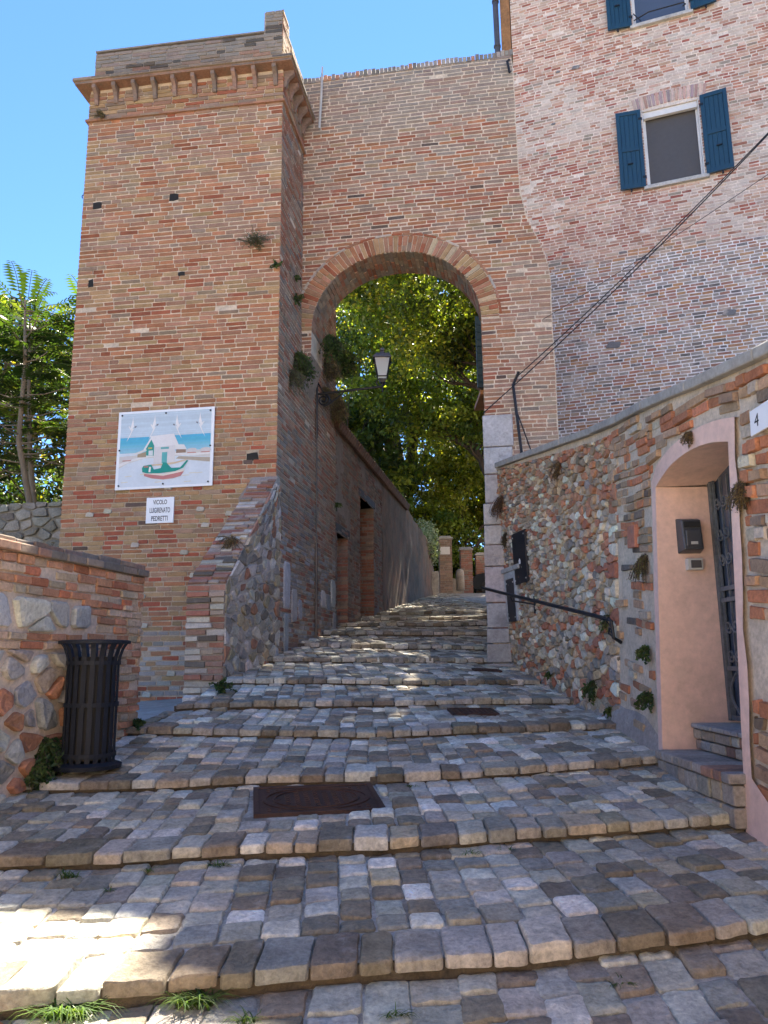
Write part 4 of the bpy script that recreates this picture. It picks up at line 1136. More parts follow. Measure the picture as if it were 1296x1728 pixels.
def strip(inner, outer, h=hb):
    for i in range(len(inner)-1):
        q = [inner[i], outer[i], outer[i+1], inner[i+1]]
        vs = [PW(Y, z, h) for Y, z in q]+[PW(Y, z, -.02) for Y, z in q]
        fb.add(vs, [(0, 1, 2, 3), (1, 5, 6, 2)])
inn = [(DY1, .85+.2*i) for i in range(10)]+[(DY1, dz(DY1))]+[(DY1-(DY1-DY0)*i/10, dz(DY1-(DY1-DY0)*i/10)) for i in range(1, 11)]
out = [(DY1+bw+.012*N3(0, z*3, 1), z) for (_, z) in inn[:10]]+[(DY1+bw, dz(DY1)+.06)]+[(DY1+bw-(DY1-DY0+2*bw)*i/10, dz(min(DY1, max(DY0, DY1-(DY1-DY0)*i/10)))+.125) for i in range(1, 11)]
strip(inn, out)
inn2 = [(DY0, .6+.2*i) for i in range(12)]+[(DY0, dz(DY0))]
out2 = [(DY0-.09-.03*N3(3, z*3, 1)-(.35 if z < .9 else 0), z) for (_, z) in inn2[:12]]+[(DY0-bw, dz(DY0)+.125)]
strip([(a, b) for a, b in out2], [(a, b) for a, b in inn2])
fb.build('face_band', M['plaster_pink'], rw)
# two worn steps in the doorway
st = MB(); 
def sstone(y0, y1, x0, x1, z0, z1, pal, n=5, row=1):
    for r in range(row):
        y = y0
        while y < y1-.03:
            e = min(y1, y+rnd(.10, .24)); 
            if y1-e < .06: e = y1
            za = z0+(z1-z0)*r/row; zb = z0+(z1-z0)*(r+1)/row
            st.box(x0+rnd(0, .015), x1, y+.004, e-.004, za+.004, zb-.004, pick(pal)); y = e
PALS = [(2, (.36, .29, .22)), (1.5, (.33, .30, .26)), (.8, (.33, .18, .13))]
sstone(DY0-.02, DY1-.01, RWx(5, 1)-.09, 2.35, .72, .955, PALS, row=2); sstone(DY0-.03, DY1-.01, RWx(5, 1)-.11, 2.37, .955, 1.02, [(2, (.34, .31, .27)), (.8, (.36, .2, .14))], row=1)
sstone(DY0+.01, DY1-.01, 2.16, 2.6, 1.02, 1.16, PALS, row=2); sstone(DY0+.01, DY1-.01, 2.14, 2.62, 1.16, 1.20, [(1, (.32, .30, .27))], row=1)
st.build('doorstep', M['rubble'], rw, bevel=.01)
# iron gate
gt = MB(); gx = 2.44; gy0, gy1 = DY0+.01, DY1-.01; gz0, gz1 = 1.21, 2.93
def bar(p, q, r): gt.tube([p, q], r, 6)
for y in (gy0+.02, gy1-.02): gt.box(gx-.02, gx+.02, y-.02, y+.02, gz0, gz1)
for z in (gz0+.02, gz0+.36, 2.05, 2.13): gt.box(gx-.012, gx+.012, gy0, gy1, z-.015, z+.015)
for i in range(10): 
    y = gy0+.06+i*(gy1-gy0-.12)/9; gt.box(gx-.007, gx+.007, y-.007, y+.007, gz0+.36, gz1)
def scroll(cy, cz, r, a0, turns, dirn=1):
    pts = []
    for i in range(22):
        t = i/21; rr = r*(1-.75*t); a = a0+dirn*turns*2*pi*t; pts.append((gx-.012, cy+rr*cos(a), cz+rr*sin(a)))
    gt.tube(pts, .008, 5)
for cy in [gy1-.18, gy1-.45, gy1-.8]:
    for cz in (2.75, 2.52, 2.34, 1.86, 1.66):
        for d in (-1, 1): scroll(cy+d*.055, cz, .05, 0 if d < 0 else pi, 1.3, d)
for cy in [gy1-.2, gy1-.55, gy1-.9]:
    gt.tube([(gx-.012, cy+.13*sin(a*.31)*1.0, gz0+.04+a*.03) for a in range(11)], .009, 5)
    gt.tube([(gx-.012, cy-.13*sin(a*.31)*1.0, gz0+.04+a*.03) for a in range(11)], .009, 5)
gate_o = gt.build('gate', M['gate_iron'], rw)
mb = MB(); mb.box(gx+.03, gx+.045, gy0, gy1, gz0, 3.05); mb.build('backing_mesh', M['glass'], gate_o)

# things on / by that wall
def box_part(name, x0, x1, y0, y1, z0, z1, mat, parent, bev=.004):
    m_ = MB(); m_.box(x0, x1, y0, y1, z0, z1); return m_.build(name, mat, parent, bevel=bev)
lb = thing('letterbox', (2.25, 5.6, 2.42), 'dark grey plastic letterbox on the pink door reveal', 'letterbox')
m_ = MB(); yf = DY1
m_.add([(2.165, yf, 2.40), (2.335, yf, 2.40), (2.335, yf, 2.66), (2.165, yf, 2.66), (2.18, yf-.10, 2.42), (2.32, yf-.10, 2.42), (2.32, yf-.075, 2.64), (2.18, yf-.075, 2.64)], [(4, 5, 6, 7), (0, 4, 7, 3), (1, 2, 6, 5), (3, 7, 6, 2), (0, 1, 5, 4)])
m_.build('body', M['plastic_dark'], lb, bevel=.008)
box_part('slot_flap', 2.19, 2.31, yf-.095, yf-.076, 2.585, 2.625, M['tyre'], lb)
box_part('front_panel', 2.195, 2.305, yf-.108, yf-.09, 2.44, 2.56, M['plastic_dark'], lb, .006)
box_part('name_slot', 2.225, 2.275, yf-.112, yf-.106, 2.455, 2.475, M['plastic_grey'], lb, .001)
ic = thing('intercom', (2.27, 5.6, 2.28), 'small pale grey intercom box below the letterbox', 'intercom')
box_part('body', 2.21, 2.325, yf-.05, yf+.002, 2.275, 2.36, M['plastic_grey'], ic, .006)
box_part('cover', 2.235, 2.31, yf-.056, yf-.048, 2.29, 2.345, M['screen'], ic, .002)
def text_mesh(body, size, mat, parent, P, u, z, h, name='lettering', sx=1, align='CENTER', bold=0):
    cu = bpy.data.curves.new('t', 'FONT'); cu.body = body; cu.size = size; cu.align_x = align; cu.extrude = 0; cu.offset = bold
    ob = bpy.data.objects.new('t', cu); COL.objects.link(ob)
    dg = bpy.context.evaluated_depsgraph_get(); me0 = bpy.data.meshes.new_from_object(ob.evaluated_get(dg))
    vs = [P(u+v.co.x*sx, z+v.co.y, h) for v in me0.vertices]; fs = [tuple(p.vertices) for p in me0.polygons]
    bpy.data.objects.remove(ob); m_ = MB(); m_.add(vs, fs, (.02, .02, .03, 1)); return m_.build(name, mat, parent)
npt = thing('house_number_plate', (2.08, 4.1, 2.95), 'white house number plate reading 4 right of the pink doorway', 'number plate')
m_ = MB(); PN = lambda u, z, h=0: PW(4.13-u, z-.05, h+.055)
m_.prism([(0, 2.90), (.25, 2.90), (.25, 3.045), (0, 3.045)], PN, 0, .012); m_.build('plate', M['enamel'], npt, bevel=.002)
text_mesh('4', .105, M['black_text'], npt, PN, .075, 2.937, .0135)
# utility hatches
def hatch(y0, y1, z0, z1, label, frame_=False):
    t = thing('utility_hatch', (RWx((y0+y1)/2, z0)-.05, (y0+y1)/2, z0), label, 'hatch', 'metal hatches on the rubble wall')
    if frame_:
        f = MB()
        for (a, b, c, d) in ((y0-.06, y0, z0, z1+.09), (y1, y1+.05, z0, z1+.09), (y0, y1, z1, z1+.09)): f.box(a, b, c, d, 0, .055, P=lambda u, z, h: PW(u, z, h), c=(.42, .42, .42, 1))
        f.build('stone_frame', M['limestone'], t, bevel=.006)
        f = MB(); f.box(y0-.25, y1+.1, z1+.09, z1+.15, 0, .075, P=lambda u, z, h: PW(u, z, h), c=(.40, .38, .36, 1)); f.build('hood', M['limestone'], t, bevel=.008)
    p = MB(); p.box(y0, y1, z0, z1, .02, .05, P=lambda u, z, h: PW(u, z, h)); p.build('door', M['iron'], t, bevel=.003)
    r = MB()
    for yy in (y0+.04, y1-.04):
        for zz in (z0+.05, z1-.05): r.box(yy-.008, yy+.008, zz-.008, zz+.008, .05, .056, P=lambda u, z, h: PW(u, z, h))
    r.build('rivet', M['plastic_grey'], t); return t
hatch(9.22, 9.68, 2.56, 3.20, 'upper black metal hatch on the rubble wall by the arch')
box_ = MB(); box_.prism([(9.41, 2.80), (9.47, 2.80), (9.48, 2.84), (9.44, 2.87), (9.41, 2.84)], PW, .05, .052); box_.build('sticker', M['white_paint'], [o for o in bpy.data.objects if o.name.startswith('utility_hatch')][0])
hatch(9.72, 10.06, 2.12, 2.66, 'lower black metal hatch framed in grey stone behind the handrail', True)
# handrail
hr_ = thing('handrail', (1.9, 8, 1.3), 'slim black iron handrail fixed along the rubble wall', 'handrail')
pa, pb = (1.28, 10.12, 2.57), (RWx(6.72, 1.97)-.11, 6.72, 1.98)
m_ = MB(); m_.tube([pa, tuple((Vector(pa).lerp(Vector(pb), .5))), pb], .02, 8); m_.build('rail', M['iron'], hr_)
m_ = MB(); m_.tube([pb, (pb[0]+.01, pb[1]-.04, pb[2]-.02), (pb[0]+.02, pb[1]-.045, pb[2]-.16), (pb[0]+.09, pb[1]-.02, pb[2]-.2)], .016, 8)
m_.tube([(pb[0], pb[1]+.08, pb[2]), (pb[0]+.03, pb[1]+.06, pb[2]-.06), (pb[0]+.0, pb[1]+.03, pb[2]-.12), (pb[0]+.04, pb[1], pb[2]-.16)], .008, 6); m_.build('end_bracket', M['iron'], hr_)
pm = Vector(pa).lerp(Vector(pb), .30)
m_ = MB(); m_.tube([tuple(pm), (pm.x+.02, pm.y, pm.z-.07), (RWx(pm.y, 2.2), pm.y-.02, pm.z-.12)], .01, 6); m_.tube([(RWx(pm.y, 2.2)-.03, pm.y-.02, pm.z-.02), (RWx(pm.y, 2.2)-.03, pm.y-.02, pm.z-.22)], .014, 6); m_.build('wall_bracket', M['iron'], hr_)

# ================================================================== LOW WALL ON THE LEFT
lw = thing('low_wall', (-2.3, 5.8, .9), 'low wall of brick and rounded stones behind the litter bin', 'wall')
LO = (-2.06, 6.55); LD = (.2165, 1); PL = frame(LO, LD)    # u = 0 at the far end, negative towards viewer
LT = 2.47
def ltop(u): return LT-.02+.012*N3(u*2, 0, 0)
mb = MB()
for a, b in zip([-9+.3*i for i in range(30)]+[-.003], [-8.7+.3*i for i in range(29)]+[-.003]):
    if b <= a: continue
    mb.box(a, b, -.4, 2.40, -.36, 0, (.62, .50, .39, 1), P=lambda u, z, h: PL(u, z, h))
mb.build('wall_core', M['mortar'], lw)
mb = MB()
cl = lambda u, z: None if random.random() < .05 else pick([(3, (0.504, 0.252, 0.149)), (3, (0.552, 0.396, 0.270)), (1.4, (0.444, 0.168, 0.092)), (1.4, (0.456, 0.360, 0.253))])
PL2 = lambda u, z, h: PL(u, z+.0*u, h)
L3 = ((2, .24), (2, .18), (1, .13))
courses(mb, PL2, lambda z: [(-9, 0)], 2.10, 2.36, .066, .012, cl, L3, (.006, .025), .005)
courses(mb, PL2, lambda z: [(-9, 0)] if False else [(-.75+.12*sin(z*17), 0)], .95, 2.10, .062, .014, cl, L3, (.006, .03), .006)
for z0 in (1.74, ): courses(mb, PL2, lambda z: [(-9, -.85)], z0, z0+.125, .0625, .013, cl, L3, (.006, .025), .006)
# end face
PE = lambda u, z, h: PL(-0+h, z, -u)
courses(mb, PE, lambda z: [(.0, .36)], .95, 2.36, .0625, .013, cl, L3, (.004, .03), .006)
mb.build('brick_facing', M['rubble'], lw)
mb = MB()
PALL = [(2, (.40, .385, .36)), (1.6, (.52, .50, .45)), (1.2, (.28, .265, .25)), (1.2, (.46, .38, .29)), (.9, (.42, .20, .12))]
rubble(mb, PL, lambda u, z: True, (-9, -.86, 1.87, 2.10), .24, lambda u, z, a: pick(PALL[:3]), asp=1.0, joint=.03, H=(.02, .05))
rubble(mb, PL, lambda u, z: z > PG(6.5+u)-.15, (-9, -.86, -.3, 1.74), .165, lambda u, z, a: pick(PALL), asp=1.15, joint=.028, H=(.02, .055), rough=.012)
mb.build('rubble_facing', M['rubble'], lw)
mb = MB(); u = -9
while u < .02:
    e = min(.03, u+rnd(.13, .3)); z = ltop(u)
    mb.box(u+.003, e-.003, -.42+rnd(0, .02), .05+rnd(-.008, .012), 2.365, 2.42+rnd(-.004, .006), pick([(2, (.30, .17, .12)), (2, (.27, .2, .15)), (1, (.2, .17, .14))]), P=lambda a, b, c: PL(a, c, b)); 
    mb.box(u+.02, e+.015, -.36, .005+rnd(-.01, .01), 2.425, 2.465+rnd(-.006, .01), pick([(2, (.27, .18, .13)), (2, (.24, .2, .16))]), P=lambda a, b, c: PL(a, c, b)); u = e
mb.build('coping', M['terracotta'], lw, bevel=.008)
# far stone wall behind, left of the tower
fw = thing('far_stone_wall', (-7, 11.6, 1), 'grey fieldstone wall under the trees, left of the tower', 'wall')
PFW = frame((-4.05, 11.5), (1, -.1))
mb = MB()
for i in range(12):
    a, b = -12+i, -11+i; mb.add([PFW(a, .3), PFW(b, .3), PFW(b, 4.08), PFW(a, 4.08)], [(0, 1, 2, 3)], (.22, .2, .16, 1)); mb.add([PFW(a, 4.08), PFW(b, 4.08), PFW(b, 4.08, -.5), PFW(a, 4.08, -.5)], [(0, 1, 2, 3)], (.25, .23, .2, 1))
mb.build('wall_core', M['mortar'], fw)
mb = MB(); rubble(mb, PFW, lambda u, z: True, (-6, 0, 2.2, 4.1), .22, lambda u, z, a: pick([(2, (.26, .25, .22)), (2, (.20, .19, .165)), (1, (.33, .31, .28))]), asp=1.5, joint=.02, H=(.02, .05))
mb.build('rubble_facing', M['rubble'], fw)

# ================================================================== STREET FURNITURE
# litter bin
bx, by = -2.03, 5.46; bz = SURF(bx, by)+.03
bn = thing('litter_bin', (bx, by, bz), 'black slatted metal litter bin standing by the low left wall', 'litter bin')
bn.rotation_euler = (radians(0), radians(0), 0)
R0_, HB = .172, .90
m_ = MB(); m_.lathe([(.0, bz+.0), (R0_+.045, bz), (R0_+.05, bz+.025), (R0_, bz+.045), (0, bz+.045)], bx, by, 32); m_.build('base', M['bin_paint'], bn, smooth=False)
for i in range(20):
    a = 2*pi*i/20; ca_, sa_ = cos(a), sin(a)
    prof_ = [(R0_, .03), (R0_, .68), (R0_+.008, .74), (R0_+.028, .80), (R0_+.055, .84)]
    m_ = MB(); vs = []; wv = .016
    for (r, z) in prof_:
        for (s_, dr) in ((-1, 0), (1, 0), (1, -.005), (-1, -.005)):
            vs.append((bx+(r+dr)*ca_-s_*wv*sa_, by+(r+dr)*sa_+s_*wv*ca_, bz+z))
    fs = [(i_*4+j, i_*4+(j+1) % 4, i_*4+4+(j+1) % 4, i_*4+4+j) for i_ in range(4) for j in range(4)]
    m_.add(vs, fs); m_.build('slat', M['bin_paint'], bn)
for z in (.09, .42, .70):
    m_ = MB(); m_.lathe([(R0_+.001, bz+z-.014), (R0_+.008, bz+z-.014), (R0_+.008, bz+z+.014), (R0_+.001, bz+z+.014)], bx, by, 36); m_.build('hoop', M['bin_paint'], bn)
m_ = MB(); m_.lathe([(R0_+.048, bz+.835), (R0_+.068, bz+.83), (R0_+.068, bz+.85), (R0_+.048, bz+.855), (R0_+.048, bz+.835)], bx, by, 40); m_.build('rim', M['bin_paint'], bn)
m_ = MB(); m_.lathe([(0, bz+.06), (R0_-.02, bz+.06), (R0_-.02, bz+.74), (R0_-.03, bz+.74), (R0_-.03, bz+.07), (0, bz+.07)], bx, by, 28); m_.build('liner', M['dark_int'], bn)
# manhole covers
def cover(q, label, disc, name='manhole_cover'):
    c = centroid(q); zc = [SURF(x, y)+.010 for x, y in q]
    zm = sum(zc)/4
    t = thing(name, (c[0], c[1], zm), label, 'manhole cover')
    # fit plane: z over local (s,t)
    def Pq(s, v, h=0):
        x = (q[0][0]*(1-s)*(1-v)+q[1][0]*s*(1-v)+q[2][0]*s*v+q[3][0]*(1-s)*v); y = (q[0][1]*(1-s)*(1-v)+q[1][1]*s*(1-v)+q[2][1]*s*v+q[3][1]*(1-s)*v)
        z = (zc[0]*(1-s)*(1-v)+zc[1]*s*(1-v)+zc[2]*s*v+zc[3]*(1-s)*v); return (x, y, z+h)
    m_ = MB()
    m_.box(0, 1, 0, 1, -.05, 0, P=Pq)
    for (a, b, c_, d) in ((0, 1, 0, .05), (0, 1, .95, 1), (0, .045, .05, .95), (.955, 1, .05, .95)): m_.box(a, b, c_, d, 0, .008, P=Pq)
    m_.build('frame', M['iron_rust'], t, bevel=.002)
    m_ = MB()
    if disc:
        for (r0, r1) in ((.40, .43), (.33, .345)):
            for i in range(48):
                a0, a1 = 2*pi*i/48, 2*pi*(i+1)/48
                vs = [Pq(.5+r*cos(a), .5+r*sin(a), h) for h in (0, .008) for r, a in ((r0, a0), (r1, a0), (r1, a1), (r0, a1))]
                m_.add(vs, [(4, 5, 6, 7), (0, 4, 7, 3), (1, 2, 6, 5)])
        for i in range(11):
            for j in range(11):
                s_, v = .12+i*.076, .12+j*.076
                d = hypot(s_-.5, v-.5)
                if d < .31: m_.box(s_-.02, s_+.02, v-.014, v+.014, 0, .005, P=Pq)
                elif d > .455: m_.box(s_-.014, s_+.014, v-.014, v+.014, 0, .005, P=Pq)
    else:
        for i in range(8):
            for j in range(6): m_.box(.1+i*.105, .16+i*.105, .1+j*.14, .17+j*.14, 0, .005, P=Pq)
    m_.build('lid_pattern', M['iron_rust'], t)
cover(HOLES[0], 'large rusty square manhole cover with round lid near the bin', True)
cover(HOLES[1], 'smaller plain rusty square cover midway up the steps', False)
cover(HOLES[2], 'dark narrow drain cover at the foot of the pier', False, 'drain_cover')

# painted panel
pn = thing('painted_panel', PF(-1.49, 3.85, .03), 'large white panel painted with a moored boat, hut and seagulls', 'painting')
X0, X1, Z0, Z1 = -2.145, -.83, 3.85, 4.905
def PP(s, t, h=0): return PF(X0+(X1-X0)*s, Z0+(Z1-Z0)*t+.012*s, h+.03)
m_ = MB(); m_.box(0, 1, 0, 1, -.012, .008, P=PP); m_.build('board', M['enamel'], pn, bevel=.002)
lay = [0]; art = MB()
def shape(pts, c, lvl): 
    art.add([PP(s, t, .0085+lvl*.0007) for s, t in pts], [tuple(range(len(pts)))], (*c, 1))
SKYc, SEA = (.50, .60, .68), (.10, .42, .62)
shape([(.03, .03), (.97, .03), (.97, .97), (.03, .97)], (.62, .68, .74), 0)
for i in range(24):   # sky, streaky
    t0 = .66+.31*i/24; k = rnd(.94, 1.06); shape([(.03, t0), (.97, t0), (.97, t0+.013), (.03, t0+.013)], (SKYc[0]*k, SKYc[1]*k, SKYc[2]*k), 1)
for i in range(14):
    t0 = .46+.20*i/14; k = i/14; c = mixc((.30, .55, .66), SEA, min(1, k*1.6)); shape([(.03, t0), (.97, t0), (.97, t0+.0146), (.03, t0+.0146)], tuple(x*rnd(.95, 1.05) for x in c[:3]), 1)
shape([(.03, .27), (.12, .33), (.3, .385), (.45, .385), (.7, .40), (.97, .36), (.97, .46), (.03, .42)], (.60, .58, .55), 2)
shape([(.03, .29), (.15, .35), (.35, .40), (.62, .41), (.8, .39), (.97, .40), (.97, .425), (.8, .42), (.62, .44), (.35, .43), (.15, .38), (.03, .33)], (.72, .71, .70), 3)
shape([(.62, .36), (.97, .30), (.97, .355), (.65, .39)], (.42, .36, .28), 3)
for (a, b) in ((.05, .36), (.72, .42), (.86, .42)):
    shape([(a, b+.03), (a+.02, b), (a+.10, b), (a+.12, b+.03), (a+.10, b+.06), (a+.06, b+.065), (a+.02, b+.055)], (.60, .56, .55), 4); shape([(a+.01, b), (a+.11, b), (a+.10, b+.012), (a+.02, b+.012)], (.5, .22, .18), 5)
shape([(.18, .45), (.30, .50), (.32, .485), (.2, .435)], (.70, .68, .66), 5); shape([(.22, .40), (.31, .40), (.31, .47), (.22, .44)], (.36, .28, .18), 4)
shape([(.62, .43), (.72, .43), (.72, .48), (.62, .48)], (.30, .2, .14), 4); shape([(.60, .48), (.73, .47), (.70, .535), (.60, .54)], (.70, .69, .68), 5)
shape([(.31, .42), (.40, .41), (.40, .60), (.37, .655), (.29, .52), (.31, .50)], (.04, .30, .25), 5)
shape([(.335, .42), (.38, .415), (.38, .48), (.335, .48)], (.62, .66, .68), 6); shape([(.33, .50), (.37, .50), (.37, .52), (.33, .52)], (.55, .45, .12), 6)
shape([(.39, .31), (.61, .31), (.61, .55), (.39, .545)], (.64, .62, .62), 6); shape([(.34, .665), (.59, .68), (.645, .535), (.40, .52)], (.73, .71, .71), 7); shape([(.28, .495), (.36, .665), (.375, .655), (.30, .49)], (.75, .74, .73), 8)
shape([(.475, .31), (.53, .31), (.53, .45), (.475, .45)], (.12, .40, .40), 7); shape([(.46, .49), (.545, .49), (.545, .515), (.46, .515)], (.14, .38, .38), 8)
shape([(.30, .16), (.38, .125), (.5, .105), (.6, .115), (.68, .14), (.71, .20), (.5, .155), (.3, .19)], (.50, .20, .19), 8)
shape([(.29, .19), (.5, .15), (.705, .195), (.72, .225), (.5, .175), (.285, .215)], (.72, .64, .56), 9)
shape([(.28, .21), (.33, .19), (.45, .185), (.62, .20), (.70, .24), (.75, .325), (.735, .335), (.67, .245), (.58, .245), (.55, .28), (.53, .315), (.49, .32), (.47, .25), (.40, .235), (.37, .30), (.29, .29), (.275, .26)], (.02, .27, .22), 10)
shape([(.33, .30), (.5, .305), (.62, .32), (.73, .345), (.725, .33), (.62, .30), (.5, .285), (.37, .285)], (.62, .48, .33), 9)
shape([(.345, .205), (.365, .205), (.37, .27), (.35, .275)], (.74, .73, .72), 11); shape([(.295, .265), (.34, .265), (.34, .285), (.295, .285)], (.42, .2, .16), 11)
for (a, b, m__) in ((.15, .76, 1), (.38, .77, 1), (.62, .76, -1), (.86, .77, -1)):   # gulls
    f = lambda s, t: (a+m__*s*.9, b+t)
    shape([f(.0, 0), f(-.035, .05), f(-.045, .045), f(-.01, -.02)][::m__], (.76, .75, .75), 3)
    shape([f(-.015, 0), f(.02, .04), f(.012, .11), f(.005, .17), f(-.002, .11), f(-.02, .03)][::m__], (.78, .77, .77), 4); shape([f(.0, .02), f(-.02, -.05), f(-.06, -.15), f(-.03, -.1), f(.018, .01)][::m__], (.76, .75, .75), 5)
    shape([f(.03, .02), f(.05, .035), f(.048, .05), f(.025, .04)][::m__], (.2, .2, .24), 5)
for _ in range(10): s_, t_ = rnd(.06, .9), rnd(.05, .2); shape([(s_, t_), (s_+.07, t_+.005), (s_+.07, t_+.014), (s_, t_+.01)], (.66, .62, .50), 1)
art.build('picture', M['paint'], pn)
for (s_, t_) in ((.04, .95), (.5, .95), (.96, .95), (.03, .5), (.97, .5), (.04, .05), (.5, .05), (.96, .05)):
    m_ = MB(); m_.prism([(X0+(X1-X0)*s_+.012*cos(a*pi/4), Z0+(Z1-Z0)*t_+.012*s_+.012*sin(a*pi/4)) for a in range(8)], PF, .045, .052); m_.build('bolt', M['iron'], pn)
# street name sign
sg = thing('street_sign', PF(-1.53, 3.4, .03), 'small white marble street name sign below the painted panel', 'street sign')
m_ = MB(); m_.box(-1.705, -1.335, 3.40, 3.735, .008, .03, P=lambda u, z, h: PF(u, z, h)); m_.build('plate', M['enamel'], sg, bevel=.002)
for txt, z, sx, sz in (('VICOLO', 3.645, .62, .082), ('LUIGIRENATO', 3.535, .46, .094), ('PEDRETTI', 3.43, .60, .088)):
    text_mesh(txt, sz, M['black_text'], sg, PF, -1.52, z, .0315, sx=sx, bold=.0012)
# little iron eye on the tower's far edge, metal rod on the cornice
ey = MB(); c0 = PF(UL-.05, 8.23, -.1); ey.tube([PF(UL, 8.2, -.1), PF(UL-.03, 8.2, -.1)]+[(c0[0]+.03*cos(a*pi/6), c0[1], c0[2]+.03*sin(a*pi/6)) for a in range(-3, 9)], .007, 6)
tag(ey.build('iron_eye', M['iron']), 'tiny iron ring sticking out of the tower left edge', 'iron ring')
rd = MB(); a_ = PS(1.02, 9.65, .28); rd.tube([a_, PS(1.05, 10.2, .30), PS(1.08, 10.78, .31)], [.02, .02, .014], 8)
tag(rd.build('metal_rod', M['plastic_grey']), 'pale thin metal rod rising beside the tower cornice', 'rod')
hk = MB(); hk.tube([PA(3.2, 10.3, .03), PA(3.17, 10.48, .05), PA(3.2, 10.52, .03)], .018, 6)
tag(hk.build('iron_hook', M['iron']), 'short black iron hook at the top right of the arched wall', 'hook')

# wall lantern on a scrolled bracket
UL_ = 2.07
ln = thing('wall_lantern', PS(UL_, 5.77, 0), 'old iron wall lantern with frosted glass on scrolled bracket', 'lantern')
def PT(d, z, s=0): # plane of the bracket: d out from wall
    return PS(UL_+s, z, d)
ARM = 1.06; ZA = 5.80
m_ = MB(); m_.tube([PT(.02, 5.05), PT(.02, 6.02), PT(.03, 6.0)], .018, 6)
m_.tube([PT(.02, ZA-.03), PT(ARM, ZA+.03)], .021, 8)
m_.tube([PT(.02, 5.98), PT(.12, ZA+.0), PT(.27, ZA-.18)], .011, 6)
pts = []
for i in range(40):
    t = i/39; a = -pi*.5+2*pi*1.7*t; r = .105*(1-.78*t); pts.append(PT(.125+r*cos(-a), ZA-.13+r*sin(-a)*1.0))
m_.tube(pts, .014, 6); m_.tube([PT(.125, ZA-.235), PT(.22, ZA-.20), PT(.33, ZA-.12), PT(.45, ZA-.02)], .014, 6)
m_.tube([PT(ARM-.03, ZA+.03), PT(ARM+.03, ZA+.05), PT(ARM+.05, ZA+.16)], .012, 6); m_.tube([PT(ARM-.06, ZA+.03), PT(ARM-.10, ZA+.10), PT(ARM-.06, ZA+.16)], .012, 6); m_.tube([PT(ARM, ZA-.06), PT(ARM, ZA+.1)], .016, 6)
m_.build('bracket', M['iron'], ln)
lx, ly, _ = PT(ARM, 0); lz = ZA+.14
m_ = MB(); m_.lathe([(.0, lz-.05), (.05, lz-.05), (.075, lz), (.075, lz+.01), (0, lz+.01)], lx, ly, 4, phase=pi/4); 
for k in range(4):
    a = pi/4+k*pi/2; m_.tube([(lx+.10*cos(a), ly+.10*sin(a), lz+.04), (lx+.175*cos(a), ly+.175*sin(a), lz+.33)], .009, 5)
for r, z in ((.10, lz+.04), (.175, lz+.33)):
    q = [(lx+r*cos(pi/4+k*pi/2), ly+r*sin(pi/4+k*pi/2), z) for k in range(5)]; m_.tube(q, .011, 5)
m_.build('lamp_frame', M['iron'], ln)
m_ = MB(); m_.lathe([(.07, lz+.0), (.095, lz+.04)], lx, ly, 4, phase=pi/4); m_.lathe([(.095, lz+.04), (.168, lz+.325)], lx, ly, 4, phase=pi/4); m_.build('glass', M['lamp_glass'], ln)
m_ = MB(); m_.lathe([(.205, lz+.325), (.205, lz+.34), (.13, lz+.41), (.06, lz+.425), (.045, lz+.43), (.035, lz+.47), (.05, lz+.48), (.05, lz+.50), (.03, lz+.515), (.012, lz+.54), (0, lz+.545)], lx, ly, 4, phase=pi/4); m_.build('roof', M['lead'], ln)
# conduit down the wall
m_ = MB(); m_.tube([PS(2.02, 5.95, .03), PS(2.03, 5.0, .03), PS(2.05, 3.4, .03)], .011, 6, m=0); m_.tube([PS(2.05, 3.4, .03), PS(2.07, 1.9, .03)], .02, 6)
tag(m_.build('cable_conduit', M['lead']), 'thin grey conduit running down the wall below the lantern', 'conduit')

# overhead cables and their bracket
bk = thing('cable_bracket', (1.75, 10.05, 4.3), 'black iron cable post standing on the garden wall coping', 'bracket')
m_ = MB()
def AWp(px_u, z, h): return PA(px_u, z, h)
m_.tube([AWp(3.12, 4.35, .12), AWp(3.045, 5.35, .10), AWp(3.13, 5.52, .14)], .02, 8); m_.tube([AWp(3.24, 4.4, .16), AWp(3.07, 5.0, .10)], .009, 6); m_.build('post', M['iron'], bk)
def cable(a, b, sag, r, label):
    A, B = Vector(a), Vector(b); pts = []
    for i in range(25):
        t = i/24; p = A.lerp(B, t); p.z -= sag*4*t*(1-t); pts.append(tuple(p))
    m_ = MB(); m_.tube(pts, r, 6); return tag(m_.build('overhead_cable', M['iron']), label, 'cable', 'overhead cables')
cable(PA(2.62, 4.99, .03), (4.64, 8.0, 7.75), .08, .008, 'thick black twisted cable crossing the brick house front')
cable(PA(3.06, 5.42, .12), (4.645, 8.0, 7.77), .06, .007, 'black cable from bracket tip rising to the upper right')
cable(PA(3.5, 6.3, .05), (4.70, 8.1, 7.30), .03, .004, 'hair thin pale wire below the thick cables')

